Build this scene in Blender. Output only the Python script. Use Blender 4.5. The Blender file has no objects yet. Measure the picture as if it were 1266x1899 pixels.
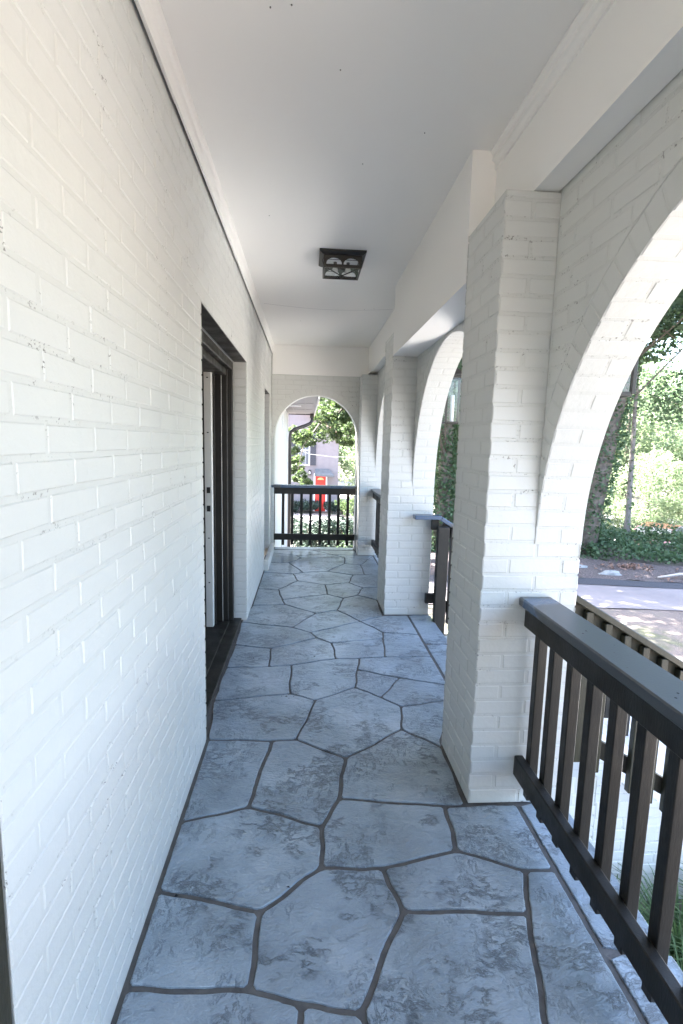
import bpy, math, random
import numpy as np
from mathutils import Vector, Matrix

SC = bpy.context.scene
COL = SC.collection
R = math.radians
PI = math.pi

# ------------------------------------------------------------------ camera
cam_d = bpy.data.cameras.new('camera')
cam = bpy.data.objects.new('camera', cam_d)
COL.objects.link(cam)
Rm = Matrix(((0.99746973, -0.01472435, -0.06955095),
             (-0.06692813, 0.13542488, -0.98852452),
             (0.02397431, 0.99067820, 0.13409674)))
cam.matrix_world = Matrix.Translation((0, 0, 1.5)) @ Rm.to_4x4()
cam_d.sensor_fit = 'VERTICAL'
cam_d.sensor_height = 36.0
cam_d.lens = 945.28 / 1899 * 36.0
cam_d.clip_start = 0.02
cam_d.clip_end = 2000
SC.camera = cam

# ------------------------------------------------------------------ light
SUN_EL, SUN_AZ = 61, -58          # azimuth measured from +Y towards +X
w = bpy.data.worlds.new('World'); SC.world = w; w.use_nodes = True
nt = w.node_tree
sky = nt.nodes.new('ShaderNodeTexSky')
sky.sky_type = 'NISHITA'; sky.sun_disc = False
sky.sun_elevation = R(SUN_EL); sky.sun_rotation = R(SUN_AZ)
sky.air_density = 1.0; sky.dust_density = 3.5; sky.ozone_density = 1.0
bg = nt.nodes['Background']; bg.inputs['Strength'].default_value = 0.115
nt.links.new(sky.outputs[0], bg.inputs['Color'])
sd = bpy.data.lights.new('sun', 'SUN'); sd.energy = 5.0; sd.angle = R(0.6); sd.color = (1.0, 0.95, 0.87)
so = bpy.data.objects.new('sun', sd); COL.objects.link(so)
sv = Vector((math.sin(R(SUN_AZ)) * math.cos(R(SUN_EL)), math.cos(R(SUN_AZ)) * math.cos(R(SUN_EL)), math.sin(R(SUN_EL))))
so.rotation_euler = sv.to_track_quat('Z', 'Y').to_euler()
so.location = (20, 20, 40)
SC.view_settings.view_transform = 'Standard'
SC.view_settings.look = 'None'
SC.view_settings.gamma = 1.0
SC.view_settings.use_curve_mapping = False
SC.view_settings.exposure = 4.1
try:
    SC.cycles.max_bounces = 14; SC.cycles.diffuse_bounces = 8; SC.cycles.transparent_max_bounces = 16
    SC.cycles.glossy_bounces = 4; SC.cycles.transmission_bounces = 8
    SC.cycles.sample_clamp_indirect = 8; SC.cycles.caustics_reflective = False; SC.cycles.caustics_refractive = False
except Exception:
    pass

# ------------------------------------------------------------------ helpers
def tag(o, label=None, cat=None, group=None, kind=None):
    if label: o['label'] = label
    if cat: o['category'] = cat
    if group: o['group'] = group
    if kind: o['kind'] = kind
    return o

def empty(name, loc=(0, 0, 0), label=None, cat=None, group=None):
    o = bpy.data.objects.new(name, None); COL.objects.link(o)
    o.location = loc; o.empty_display_size = 0.2
    return tag(o, label, cat, group)

class MB:
    """collects geometry, links it as ONE mesh object (coordinates are world ones; a parent's place is subtracted)"""
    def __init__(s): s.v = []; s.f = []; s.m = []
    def add(s, vs, fs, mi=0):
        b = len(s.v); s.v += [tuple(p) for p in vs]
        for k in fs: s.f.append(tuple(b + i for i in k)); s.m.append(mi)
    def box(s, a, b, mi=0, M=None):
        (x0, y0, z0), (x1, y1, z1) = a, b
        x0, x1 = min(x0, x1), max(x0, x1); y0, y1 = min(y0, y1), max(y0, y1); z0, z1 = min(z0, z1), max(z0, z1)
        vs = [Vector(p) for p in ((x0, y0, z0), (x1, y0, z0), (x1, y1, z0), (x0, y1, z0), (x0, y0, z1), (x1, y0, z1), (x1, y1, z1), (x0, y1, z1))]
        if M is not None: vs = [M @ p for p in vs]
        s.add(vs, [(0, 3, 2, 1), (4, 5, 6, 7), (0, 1, 5, 4), (1, 2, 6, 5), (2, 3, 7, 6), (3, 0, 4, 7)], mi)
        return s
    def cbox(s, a, b, c=0.004, mi=0, M=None):
        """box with chamfered edges"""
        lo = [min(a[i], b[i]) for i in range(3)]; hi = [max(a[i], b[i]) for i in range(3)]
        c = min(c, *[(hi[i] - lo[i]) * 0.45 for i in range(3)])
        vs = []; idx = {}
        for sx in (0, 1):
            for sy in (0, 1):
                for sz in (0, 1):
                    q = (sx, sy, sz)
                    for ax in range(3):
                        p = []
                        for i in range(3):
                            e = hi[i] if q[i] else lo[i]
                            if i != ax: e += (-c if q[i] else c)
                            p.append(e)
                        idx[(q, ax)] = len(vs); vs.append(Vector(p))
        if M is not None: vs = [M @ p for p in vs]
        fs = []
        def corner(ax, val, o1, o2):
            q = [0, 0, 0]; q[ax] = val; q[(ax + 1) % 3] = o1; q[(ax + 2) % 3] = o2
            return tuple(q)
        for ax in range(3):
            for val in (0, 1):
                ring = [corner(ax, val, 0, 0), corner(ax, val, 1, 0), corner(ax, val, 1, 1), corner(ax, val, 0, 1)]
                f = [idx[(q, ax)] for q in ring]
                fs.append(f if val else f[::-1])
        for ax in range(3):                     # edges running along ax
            for o1 in (0, 1):
                for o2 in (0, 1):
                    q0 = corner(ax, 0, o1, o2); q1 = corner(ax, 1, o1, o2)
                    a1, a2 = (ax + 1) % 3, (ax + 2) % 3
                    f = [idx[(q0, a1)], idx[(q1, a1)], idx[(q1, a2)], idx[(q0, a2)]]
                    fs.append(f if (o1 == o2) else f[::-1])
        for sx in (0, 1):
            for sy in (0, 1):
                for sz in (0, 1):
                    q = (sx, sy, sz); f = [idx[(q, 0)], idx[(q, 1)], idx[(q, 2)]]
                    fs.append(f if (sx + sy + sz) % 2 else f[::-1])
        s.add(vs, fs, mi); return s
    def tube(s, pts, rad, n=10, mi=0, cap=True):
        pts = [Vector(p) for p in pts]
        rads = rad if isinstance(rad, (list, tuple)) else [rad] * len(pts)
        rings = []
        t0 = (pts[1] - pts[0]).normalized()
        up = Vector((0, 0, 1)) if abs(t0.z) < 0.9 else Vector((1, 0, 0))
        a = t0.cross(up).normalized()
        for i, p in enumerate(pts):
            t = (pts[min(i + 1, len(pts) - 1)] - pts[max(i - 1, 0)]).normalized()
            a = (a - t * a.dot(t)).normalized(); b = t.cross(a)
            rings.append([p + (a * math.cos(2 * PI * k / n) + b * math.sin(2 * PI * k / n)) * rads[i] for k in range(n)])
        vs = [p for r in rings for p in r]; fs = []
        for i in range(len(pts) - 1):
            for k in range(n):
                fs.append((i * n + k, i * n + (k + 1) % n, (i + 1) * n + (k + 1) % n, (i + 1) * n + k))
        if cap:
            fs.append(tuple(range(n))[::-1]); fs.append(tuple((len(pts) - 1) * n + k for k in range(n)))
        s.add(vs, fs, mi); return s
    def quad(s, p, mi=0): s.add(p, [tuple(range(len(p)))], mi); return s
    def build(s, name, mats, parent=None, smooth=False):
        me = bpy.data.meshes.new(name)
        off = Vector((0, 0, 0))
        if parent is not None:
            q = parent
            while q is not None: off += Vector(q.location); q = q.parent
        me.from_pydata([(p[0] - off.x, p[1] - off.y, p[2] - off.z) for p in s.v], [], s.f)
        if not isinstance(mats, (list, tuple)): mats = [mats]
        for m in mats: me.materials.append(m)
        me.polygons.foreach_set('material_index', s.m)
        if smooth: me.polygons.foreach_set('use_smooth', [True] * len(s.f))
        me.update()
        o = bpy.data.objects.new(name, me); COL.objects.link(o)
        if parent is not None: o.parent = parent
        return o

def copy_tree(o, parent=None):
    c = o.copy(); COL.objects.link(c); c.parent = parent
    for ch in [q for q in list(bpy.data.objects) if q.parent == o]: copy_tree(ch, c)
    return c

# ------------------------------------------------------------------ materials
class NT:
    def __init__(s, name):
        s.mat = bpy.data.materials.new(name); s.mat.use_nodes = True
        s.t = s.mat.node_tree; s.n = s.t.nodes; s.b = s.n['Principled BSDF']
        s.co = s.n.new('ShaderNodeTexCoord').outputs['Object']
    def link(s, a, b): s.t.links.new(a, b)
    def noise(s, scale, detail=4, rough=0.55, vec=None, dist=0.0, out='Fac'):
        n = s.n.new('ShaderNodeTexNoise'); n.inputs['Scale'].default_value = scale
        n.inputs['Detail'].default_value = detail; n.inputs['Roughness'].default_value = rough
        n.inputs['Distortion'].default_value = dist
        s.link(vec or s.co, n.inputs['Vector']); return n.outputs[out]
    def vor(s, scale, vec=None, feat='F1', out='Distance'):
        n = s.n.new('ShaderNodeTexVoronoi'); n.feature = feat; n.inputs['Scale'].default_value = scale
        s.link(vec or s.co, n.inputs['Vector']); return n.outputs[out]
    def wave(s, scale, dist=3, vec=None, direction='X'):
        n = s.n.new('ShaderNodeTexWave'); n.bands_direction = direction
        n.inputs['Scale'].default_value = scale; n.inputs['Distortion'].default_value = dist
        n.inputs['Detail'].default_value = 3
        s.link(vec or s.co, n.inputs['Vector']); return n.outputs['Fac']
    def scale(s, vec3, vec=None, rot=(0, 0, 0)):
        n = s.n.new('ShaderNodeMapping'); n.inputs['Scale'].default_value = vec3
        n.inputs['Rotation'].default_value = rot
        s.link(vec or s.co, n.inputs['Vector']); return n.outputs[0]
    def ramp(s, fac, stops):
        n = s.n.new('ShaderNodeValToRGB'); cr = n.color_ramp
        while len(cr.elements) > 1: cr.elements.remove(cr.elements[-1])
        for i, (p, c) in enumerate(stops):
            e = cr.elements[0] if i == 0 else cr.elements.new(p)
            e.position = p
            if not isinstance(c, (tuple, list)): c = (c, c, c)
            e.color = (c[0], c[1], c[2], 1)
        s.link(fac, n.inputs['Fac']); return n.outputs['Color']
    def mix(s, fac, a, b, blend='MIX'):
        n = s.n.new('ShaderNodeMix'); n.data_type = 'RGBA'; n.blend_type = blend
        for sock, v in ((0, fac), (6, a), (7, b)):
            if isinstance(v, (int, float)): n.inputs[sock].default_value = v if sock == 0 else (v, v, v, 1)
            elif isinstance(v, (tuple, list)): n.inputs[sock].default_value = (*v[:3], 1)
            else: s.link(v, n.inputs[sock])
        return n.outputs[2]
    def math(s, op, a, b=0.0, c=None):
        n = s.n.new('ShaderNodeMath'); n.operation = op
        for i, v in enumerate((a, b) if c is None else (a, b, c)):
            if isinstance(v, (int, float)): n.inputs[i].default_value = v
            else: s.link(v, n.inputs[i])
        return n.outputs[0]
    def bump(s, h, strength=0.3, dist=0.01, prev=None):
        n = s.n.new('ShaderNodeBump'); n.inputs['Strength'].default_value = strength
        n.inputs['Distance'].default_value = dist
        s.link(h, n.inputs['Height'])
        if prev is not None: s.link(prev, n.inputs['Normal'])
        s.link(n.outputs[0], s.b.inputs['Normal']); return n.outputs[0]
    def col(s, c):
        if isinstance(c, (tuple, list)): s.b.inputs['Base Color'].default_value = (*c[:3], 1)
        else: s.link(c, s.b.inputs['Base Color'])
    def rough(s, r):
        if isinstance(r, (int, float)): s.b.inputs['Roughness'].default_value = r
        else: s.link(r, s.b.inputs['Roughness'])

def plain(name, c, rough=0.6, var=0.12, scale=6, bump=0.0, bscale=80, metallic=0.0):
    m = NT(name)
    n = m.noise(scale, 5, 0.6)
    lo = tuple(x * (1 - var) for x in c); hi = tuple(min(1, x * (1 + var)) for x in c)
    m.col(m.ramp(n, [(0.3, lo), (0.7, hi)])); m.rough(rough)
    m.b.inputs['Metallic'].default_value = metallic
    if bump: m.bump(m.noise(bscale, 4), bump, 0.004)
    return m.mat

M = {}
def brick_paint(name, c, pits=0.0):
    m = NT(name)
    big = m.noise(1.3, 4, 0.6)
    base = m.mix(big, tuple(x * 0.96 for x in c), c)
    # scuffs and pinholes where paint missed the masonry
    mask = m.noise(2.6, 3, 0.6)
    fine = m.noise(95 if pits else 70, 3, 0.7)
    lim = 0.60 if pits else 0.76
    s1 = m.ramp(fine, [(lim, 0.0), (lim + 0.03, 1.0)])
    s2 = m.ramp(mask, [(0.50 if pits else 0.54, 0.0), (0.62, 1.0)])
    f = m.math('MULTIPLY', s1, s2)
    m.col(m.mix(m.math('MULTIPLY', f, 0.85), base, (0.13, 0.125, 0.11)))
    m.rough(0.42)
    n1 = m.bump(m.noise(14, 4, 0.6), 0.22, 0.010)
    n2 = m.bump(m.noise(70, 5, 0.65), 0.28, 0.003, n1)
    return m.mat
M['brick'] = brick_paint('painted_brick', (0.60, 0.605, 0.575))
M['joint'] = brick_paint('painted_mortar', (0.575, 0.58, 0.55), 1.0)

def smooth_paint():
    m = NT('white_board_paint')
    m.col(m.mix(m.noise(1.1, 3), (0.81, 0.795, 0.76), (0.845, 0.83, 0.795)))
    f = m.ramp(m.noise(38, 2, 0.5), [(0.765, 0.0), (0.78, 1.0)])
    m.rough(0.5)
    m.bump(m.noise(9, 3), 0.12, 0.01)
    return m.mat
M['board'] = smooth_paint()

def stone():
    m = NT('stamped_stone')
    wv = m.n.new('ShaderNodeVectorMath'); wv.operation = 'ADD'
    sc_ = m.n.new('ShaderNodeVectorMath'); sc_.operation = 'SCALE'; sc_.inputs['Scale'].default_value = 0.10
    m.link(m.noise(3.5, 4, 0.6, out='Color'), sc_.inputs[0]); m.link(m.co, wv.inputs[0]); m.link(sc_.outputs[0], wv.inputs[1])
    v = wv.outputs[0]
    tone = m.noise(2.2, 5, 0.6)
    c = m.ramp(tone, [(0.32, (0.150, 0.198, 0.235)), (0.50, (0.225, 0.29, 0.345)), (0.68, (0.37, 0.44, 0.495))])
    fine = m.noise(140, 3, 0.7)
    c = m.mix(m.math('MULTIPLY', fine, 0.2), c, (0.60, 0.64, 0.68))
    # chiselled scars: thin contour lines of a stretched noise, only in patches
    st = m.scale((1.0, 2.1, 1.0), v, (0, 0, 0.5))
    a = m.noise(8.5, 6, 0.72, st)
    ln = m.math('ABSOLUTE', m.math('SUBTRACT', a, 0.5))
    line = m.ramp(ln, [(0.0, 1.0), (0.022, 0.45), (0.06, 0.0)])
    a2 = m.noise(20, 5, 0.7, m.scale((2.2, 1.0, 1.0), v, (0, 0, -0.35)))
    ln2 = m.math('ABSOLUTE', m.math('SUBTRACT', a2, 0.55))
    line2 = m.ramp(ln2, [(0.0, 1.0), (0.03, 0.0)])
    patch = m.ramp(m.noise(3.6, 4, 0.6), [(0.50, 0.0), (0.56, 1.0)])
    patch2 = m.ramp(m.noise(4.6, 3, 0.55, m.scale((1, 1, 1), None, (0, 0, 1.1))), [(0.50, 0.0), (0.60, 1.0)])
    scar = m.math('MULTIPLY', line, patch)
    scar2 = m.math('MULTIPLY', line2, patch2)
    tot = m.math('MAXIMUM', scar, m.math('MULTIPLY', scar2, 0.8))
    gi = m.n.new('ShaderNodeNewGeometry').outputs['Random Per Island']
    c = m.mix(m.math('MULTIPLY', gi, 0.22), c, (0.13, 0.15, 0.18))
    c = m.mix(m.math('MULTIPLY', tot, 0.66), c, (0.032, 0.042, 0.06))
    m.col(c); m.rough(m.ramp(m.noise(5, 3), [(0.3, 0.30), (0.7, 0.46)]))
    m.b.inputs['Specular IOR Level'].default_value = 0.6
    m.b.inputs['Coat Weight'].default_value = 0.45; m.b.inputs['Coat Roughness'].default_value = 0.28
    b1 = m.bump(m.noise(5, 5, 0.62, v), 0.6, 0.03)
    b2 = m.bump(m.math('SUBTRACT', a, m.math('MULTIPLY', tot, 0.35)), 0.8, 0.02, b1)
    m.bump(m.noise(90, 4, 0.7), 0.35, 0.003, b2)
    return m.mat
M['stone'] = stone()
M['grout'] = plain('grey_grout', (0.10, 0.095, 0.09), 0.75, 0.25, 20, 0.4, 120)

def dark_wood(name, c, rough=0.42):
    m = NT(name)
    g = m.noise(9, 5, 0.6, m.scale((9, 9, 1)))
    m.col(m.ramp(g, [(0.3, tuple(x * 0.75 for x in c)), (0.7, tuple(x * 1.35 for x in c))]))
    m.rough(m.ramp(m.noise(7, 3), [(0.35, rough - 0.08), (0.65, rough + 0.14)]))
    b1 = m.bump(m.noise(30, 4, 0.6, m.scale((6, 6, 1))), 0.35, 0.003)
    m.bump(m.noise(220, 2), 0.2, 0.001, b1)
    return m.mat
M['rail'] = dark_wood('dark_brown_rail_paint', (0.010, 0.0078, 0.0045), 0.5)
M['olive'] = dark_wood('olive_brown_rail_paint', (0.021, 0.019, 0.009), 0.5)
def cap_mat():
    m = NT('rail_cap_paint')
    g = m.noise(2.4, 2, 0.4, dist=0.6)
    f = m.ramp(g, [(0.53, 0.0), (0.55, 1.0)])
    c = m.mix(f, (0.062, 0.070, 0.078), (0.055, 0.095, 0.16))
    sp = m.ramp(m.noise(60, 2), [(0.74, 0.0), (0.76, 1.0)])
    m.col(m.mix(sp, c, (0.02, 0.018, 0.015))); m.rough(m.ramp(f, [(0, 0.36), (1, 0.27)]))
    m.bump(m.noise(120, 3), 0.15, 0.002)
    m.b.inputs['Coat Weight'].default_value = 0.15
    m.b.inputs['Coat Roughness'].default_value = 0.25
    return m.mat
M['cap'] = cap_mat()
M['frame'] = dark_wood('dark_door_frame_paint', (0.013, 0.011, 0.008), 0.45)
M['bronze'] = plain('dark_bronze_metal', (0.035, 0.031, 0.025), 0.42, 0.2, 30, 0.1, 200, 0.4)
M['door_white'] = plain('off_white_door_paint', (0.62, 0.62, 0.58), 0.45, 0.05)
M['steel'] = plain('steel_strike', (0.25, 0.24, 0.22), 0.35, 0.1, metallic=0.8)
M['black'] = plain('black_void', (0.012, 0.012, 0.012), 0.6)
M['room'] = plain('brown_interior_wall', (0.30, 0.21, 0.15), 0.7, 0.1)
M['oak'] = dark_wood('brown_wood_floor', (0.09, 0.05, 0.03), 0.35)
def glass_mat(name, tint=(0.95, 0.97, 0.97), rough=0.02, mixf=0.85):
    m = NT(name); t = m.t
    tr = m.n.new('ShaderNodeBsdfTransparent'); tr.inputs['Color'].default_value = (*tint, 1)
    gl = m.n.new('ShaderNodeBsdfGlossy'); gl.inputs['Roughness'].default_value = rough
    mx = m.n.new('ShaderNodeMixShader'); mx.inputs['Fac'].default_value = 1 - mixf
    m.link(tr.outputs[0], mx.inputs[1]); m.link(gl.outputs[0], mx.inputs[2])
    m.link(mx.outputs[0], m.n['Material Output'].inputs['Surface'])
    return m.mat
M['glass'] = glass_mat('lantern_glass', (0.97, 0.98, 0.98), 0.02, 0.95)
M['seeded'] = glass_mat('seeded_glass', (0.97, 0.98, 0.98), 0.08, 0.88)
M['candle'] = plain('white_candle_sleeve', (0.75, 0.77, 0.78), 0.5, 0.03)
M['bulb'] = plain('clear_bulb', (0.7, 0.7, 0.68), 0.1, 0.02)
M['darkglass'] = plain('dark_window_glass', (0.02, 0.024, 0.028), 0.06, 0.1)
M['soffit'] = plain('grey_soffit_board', (0.33, 0.32, 0.33), 0.6, 0.08, 3)
M['gutter'] = plain('dark_gutter_metal', (0.035, 0.032, 0.03), 0.4, 0.15, 5)
M['white'] = plain('white_trim_paint', (0.78, 0.78, 0.78), 0.5, 0.04)
M['shingle'] = plain('brown_shingles', (0.12, 0.10, 0.09), 0.9, 0.3, 8, 0.4, 30)
M['stucco'] = plain('mauve_grey_stucco', (0.20, 0.178, 0.186), 0.85, 0.08, 3, 0.3, 60)
M['shutter'] = plain('charcoal_shutter', (0.035, 0.037, 0.05), 0.55, 0.1)
M['red'] = plain('red_door_paint', (0.62, 0.025, 0.015), 0.4, 0.05)
M['awning'] = plain('dark_grey_awning_cloth', (0.10, 0.105, 0.11), 0.8, 0.2, 5)
M['terra'] = plain('terracotta_eave', (0.62, 0.36, 0.27), 0.8, 0.1, 4)
M['orange'] = plain('orange_plastic', (0.75, 0.20, 0.04), 0.4, 0.05)
M['gold'] = plain('pale_gold_fanlight', (0.55, 0.45, 0.22), 0.3, 0.1)
M['carred'] = plain('dark_red_car_paint', (0.025, 0.006, 0.006), 0.2, 0.05)
M['carblue'] = plain('silver_blue_car_paint', (0.34, 0.42, 0.52), 0.2, 0.05, metallic=0.3)
M['tyre'] = plain('black_tyre_rubber', (0.02, 0.02, 0.02), 0.8)
M['hub'] = plain('wheel_alloy', (0.4, 0.4, 0.42), 0.3, 0.1, metallic=0.7)
M['lamp_red'] = plain('red_lamp_lens', (0.4, 0.02, 0.02), 0.15)
M['lamp_white'] = plain('clear_lamp_lens', (0.7, 0.7, 0.7), 0.1)
M['rock'] = plain('pale_quartz_rock', (0.24, 0.25, 0.25), 0.75, 0.3, 6, 0.6, 25)
M['branch'] = plain('bleached_branch', (0.40, 0.36, 0.33), 0.8, 0.2, 20, 0.4, 60)
M['bark'] = plain('grey_brown_bark', (0.13, 0.11, 0.09), 0.9, 0.4, 9, 0.9, 22)
M['polebark'] = plain('grey_bare_trunk', (0.20, 0.18, 0.17), 0.85, 0.25, 12, 0.5, 40)

def leaf(name, a, b, tr=0.45):
    m = NT(name)
    at = m.n.new('ShaderNodeObjectInfo')
    geo = m.n.new('ShaderNodeNewGeometry')
    r = geo.outputs['Random Per Island']
    c = m.ramp(r, [(0.0, a), (1.0, b)])
    m.col(c); m.rough(0.65)
    tl = m.n.new('ShaderNodeBsdfTranslucent')
    m.link(m.mix(0.5, c, (b[0] * 1.3, b[1] * 1.4, b[2] * 1.0)), tl.inputs['Color'])
    mx = m.n.new('ShaderNodeMixShader'); mx.inputs['Fac'].default_value = tr
    m.link(m.b.outputs[0], mx.inputs[1]); m.link(tl.outputs[0], mx.inputs[2])
    m.link(mx.outputs[0], m.n['Material Output'].inputs['Surface'])
    return m.mat
M['ivy'] = leaf('ivy_leaves', (0.03, 0.07, 0.03), (0.10, 0.16, 0.08), 0.3)
M['oakleaf'] = leaf('dark_tree_leaves', (0.035, 0.07, 0.045), (0.10, 0.15, 0.085), 0.5)
M['maple'] = leaf('light_maple_leaves', (0.035, 0.065, 0.028), (0.085, 0.12, 0.05), 0.45)
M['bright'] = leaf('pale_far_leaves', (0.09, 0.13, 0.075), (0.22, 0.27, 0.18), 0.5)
M['shrub'] = leaf('shrub_leaves', (0.010, 0.026, 0.018), (0.028, 0.055, 0.036), 0.1)
M['liri'] = leaf('liriope_blades', (0.04, 0.085, 0.03), (0.12, 0.19, 0.075), 0.35)
M['deadleaf'] = leaf('dead_leaves', (0.14, 0.08, 0.065), (0.26, 0.17, 0.14), 0.2)

# ------------------------------------------------------------------ brick laying
rnd = random.Random(7)
PU, PV = 0.2155, 0.0664
GAP = 0.0085
def brick_poly(mb, O, U, V, N, poly, h=0.0052):
    h *= 0.36
    """poly: outline in (u,v), counter-clockwise; makes a chamfered raised pad"""
    cx = sum(p[0] for p in poly) / len(poly); cy = sum(p[1] for p in poly) / len(poly)
    hh = h + rnd.uniform(-0.0006, 0.0007)
    tu, tv = rnd.uniform(-0.004, 0.004), rnd.uniform(-0.008, 0.008)
    n = len(poly); a = []; b = []
    c = 0.0045
    us = [p[0] for p in poly]; vs_ = [p[1] for p in poly]
    wu = max(1e-4, max(us) - min(us)); wv = max(1e-4, max(vs_) - min(vs_))
    if wu < 0.012 or wv < 0.012: return
    ku, kv = max(0, 1 - 2 * c / wu), max(0, 1 - 2 * c / wv)
    for (u, v) in poly:
        ju, jv = rnd.uniform(-0.0011, 0.0011), rnd.uniform(-0.0012, 0.0012)
        a.append(O + U * (u + ju) + V * (v + jv) + N * -0.001)
        du, dv = (u - cx) * ku, (v - cy) * kv
        b.append(O + U * (cx + du + ju) + V * (cy + dv + jv) + N * (hh + tu * du + tv * dv))
    mb.add(a + b, [tuple(range(n, 2 * n))], 0)
    fs = [(i, (i + 1) % n, n + (i + 1) % n, n + i) for i in range(n)]
    base = len(mb.v) - 2 * n
    for f in fs: mb.f.append(tuple(base + i for i in f)); mb.m.append(1)

def rect_pts(u0, u1, v0, v1, nu=1, nv=1):
    p = [(u0 + (u1 - u0) * i / nu, v0) for i in range(nu)]
    p += [(u1, v0 + (v1 - v0) * i / nv) for i in range(nv)]
    p += [(u1 - (u1 - u0) * i / nu, v1) for i in range(nu)]
    p += [(u0, v1 - (v1 - v0) * i / nv) for i in range(nv)]
    return p

def lay(mb, O, U, V, N, u0, u1, v0, v1, ph=0.0, pushes=(), holes=(), pu=PU, pv=PV, vph=0.0, drop=None):
    O, U, V, N = Vector(O), Vector(U), Vector(V), Vector(N)
    k0 = math.floor((v0 - vph) / pv + 1e-6); k1 = math.ceil((v1 - vph) / pv - 1e-6)
    for k in range(k0, k1):
        a, b = max(v0, vph + k * pv) , min(v1, vph + (k + 1) * pv)
        a2, b2 = (a + GAP / 2 if a > v0 + 1e-6 else a + 0.002), (b - GAP / 2 if b < v1 - 1e-6 else b)
        off = ph + (0.5 * pu if k % 2 else 0.0)
        j0 = math.floor((u0 - off) / pu) - 1; j1 = math.ceil((u1 - off) / pu) + 1
        for j in range(j0, j1):
            s, e = off + j * pu + GAP / 2 + rnd.uniform(-.002, .002), off + (j + 1) * pu - GAP / 2 + rnd.uniform(-.002, .002)
            s, e = max(s, u0), min(e, u1)
            if e - s < 0.015: continue
            parts = [(s, e)]
            for (hu0, hu1, hv0, hv1) in holes:
                if b2 <= hv0 + .004 or a2 >= hv1 - .004: continue
                np_ = []
                for (p, q) in parts:
                    if q <= hu0 or p >= hu1: np_.append((p, q)); continue
                    if p < hu0: np_.append((p, hu0))
                    if q > hu1: np_.append((hu1, q))
                parts = np_
            for (p, q) in parts:
                if q - p < 0.014: continue
                near = False
                for (c, sp, ra, rb) in pushes:
                    if p < c + ra and q > c - ra and b2 > sp - 0.4: near = True
                if not near:
                    brick_poly(mb, O, U, V, N, rect_pts(p, q, a2, b2)); continue
                pts = rect_pts(p, q, a2, b2, 6, 3); moved = 0; out = []
                for (x, y) in pts:
                    for (c, sp, ra, rb) in pushes:
                        if y > sp:
                            d = math.hypot((x - c) / ra, (y - sp) / rb)
                            if d < 1:
                                moved += 1
                                x, y = c + (x - c) / max(d, 1e-3), sp + (y - sp) / max(d, 1e-3)
                        elif abs(x - c) < ra:
                            moved += 1; x = c + math.copysign(ra, x - c)
                    out.append((x, y))
                if moved >= len(pts) - 2: continue
                ar = 0.5 * sum(out[i][0] * out[(i + 1) % len(out)][1] - out[(i + 1) % len(out)][0] * out[i][1] for i in range(len(out)))
                if ar < 0.0004: continue
                brick_poly(mb, O, U, V, N, out)

def voussoirs(mb, O, U, V, N, c, sp, a, b, ring, t0=0.0, t1=PI, pitch=0.0667):
    """a ring of rowlocks on a wall face round an elliptic arch"""
    O, U, V, N = Vector(O), Vector(U), Vector(V), Vector(N)
    L = 0; t = t0; n = int((t1 - t0) * (a + b) / 2 / pitch); dt = (t1 - t0) / n
    for i in range(n):
        ta, tb = t0 + i * dt + 0.03 * pitch / a, t0 + (i + 1) * dt - 0.06 * pitch / a
        p = []
        for (tt, rr) in ((ta, 0.002), (ta, ring - 0.006), (tb, ring - 0.006), (tb, 0.002)):
            p.append((c + math.cos(tt) * (a + rr), sp + math.sin(tt) * (b + rr)))
        brick_poly(mb, O, U, V, N, p, 0.0036)

# ------------------------------------------------------------------ dimensions
XL = -0.482                 # face of the house wall
XA0, XA1 = 0.905, 1.10      # arcade wall
XP = 0.700                  # face of the pilasters
ZC = 2.775                  # ceiling
YEND = 7.05
PIERS = [(-0.70, -0.27), (1.93, 2.36), (4.32, 4.76), (6.72, 7.05)]
ARCH = [(0.83, 1.12, 1.10, 1.09), (3.34, 1.14, 0.98, 1.07), (5.74, 1.14, 0.98, 1.07), (-1.80, 1.12, 1.10, 1.09)]

# ------------------------------------------------------------------ terrain
def smooth(t): t = max(0, min(1, t)); return t * t * (3 - 2 * t)
GZ = -1.10
def gh(x, y):
    h = GZ
    s0 = 11.5 + 1.4 * smooth((x - 3) / 4)
    h -= 2.1 * smooth((y - s0) / 9.0)
    h += 1.0 * smooth((y - 45) / 60) 
    if x > 18: h -= 1.6 * smooth((x - 13) / 10) * (1 - smooth((y - 5) / 12)) * smooth((y + 40) / 10)
    return h
def ground():
    n = 150
    ax = np.sign(np.linspace(-1, 1, n)) * np.abs(np.linspace(-1, 1, n)) ** 2.6 * 500
    xs = ax + 4; ys = ax + 10
    mb = MB()
    rr = random.Random(3)
    vs = []
    for y in ys:
        for x in xs:
            b = 0.0 if (-1 < x < 1.2 and y < 7.3) else rr.uniform(-.012, .012)
            vs.append((x, y, gh(x, y) + b))
    fs = [(j * n + i, j * n + i + 1, (j + 1) * n + i + 1, (j + 1) * n + i) for j in range(n - 1) for i in range(n - 1)]
    mb.add(vs, fs)
    m = NT('dirt_and_thin_lawn')
    n1 = m.noise(0.9, 6, 0.65); n2 = m.noise(14, 4, 0.7); n3 = m.noise(60, 3, 0.7)
    c = m.ramp(n1, [(0.36, (0.13, 0.105, 0.10)), (0.50, (0.18, 0.15, 0.14)), (0.62, (0.09, 0.105, 0.06))])
    c = m.mix(m.math('MULTIPLY', n2, 0.6), c, (0.10, 0.085, 0.07))
    sp = m.ramp(n3, [(0.62, 0.0), (0.68, 1.0)])
    c = m.mix(m.math('MULTIPLY', sp, 0.6), c, (0.42, 0.33, 0.27))
    m.col(c); m.rough(0.95); m.bump(n2, 0.6, 0.03)
    o = mb.build('ground', m.mat, smooth=True)
    tag(o, 'thin lawn and bare dirt sloping down round the house', 'ground', kind='structure')
ground()

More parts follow.
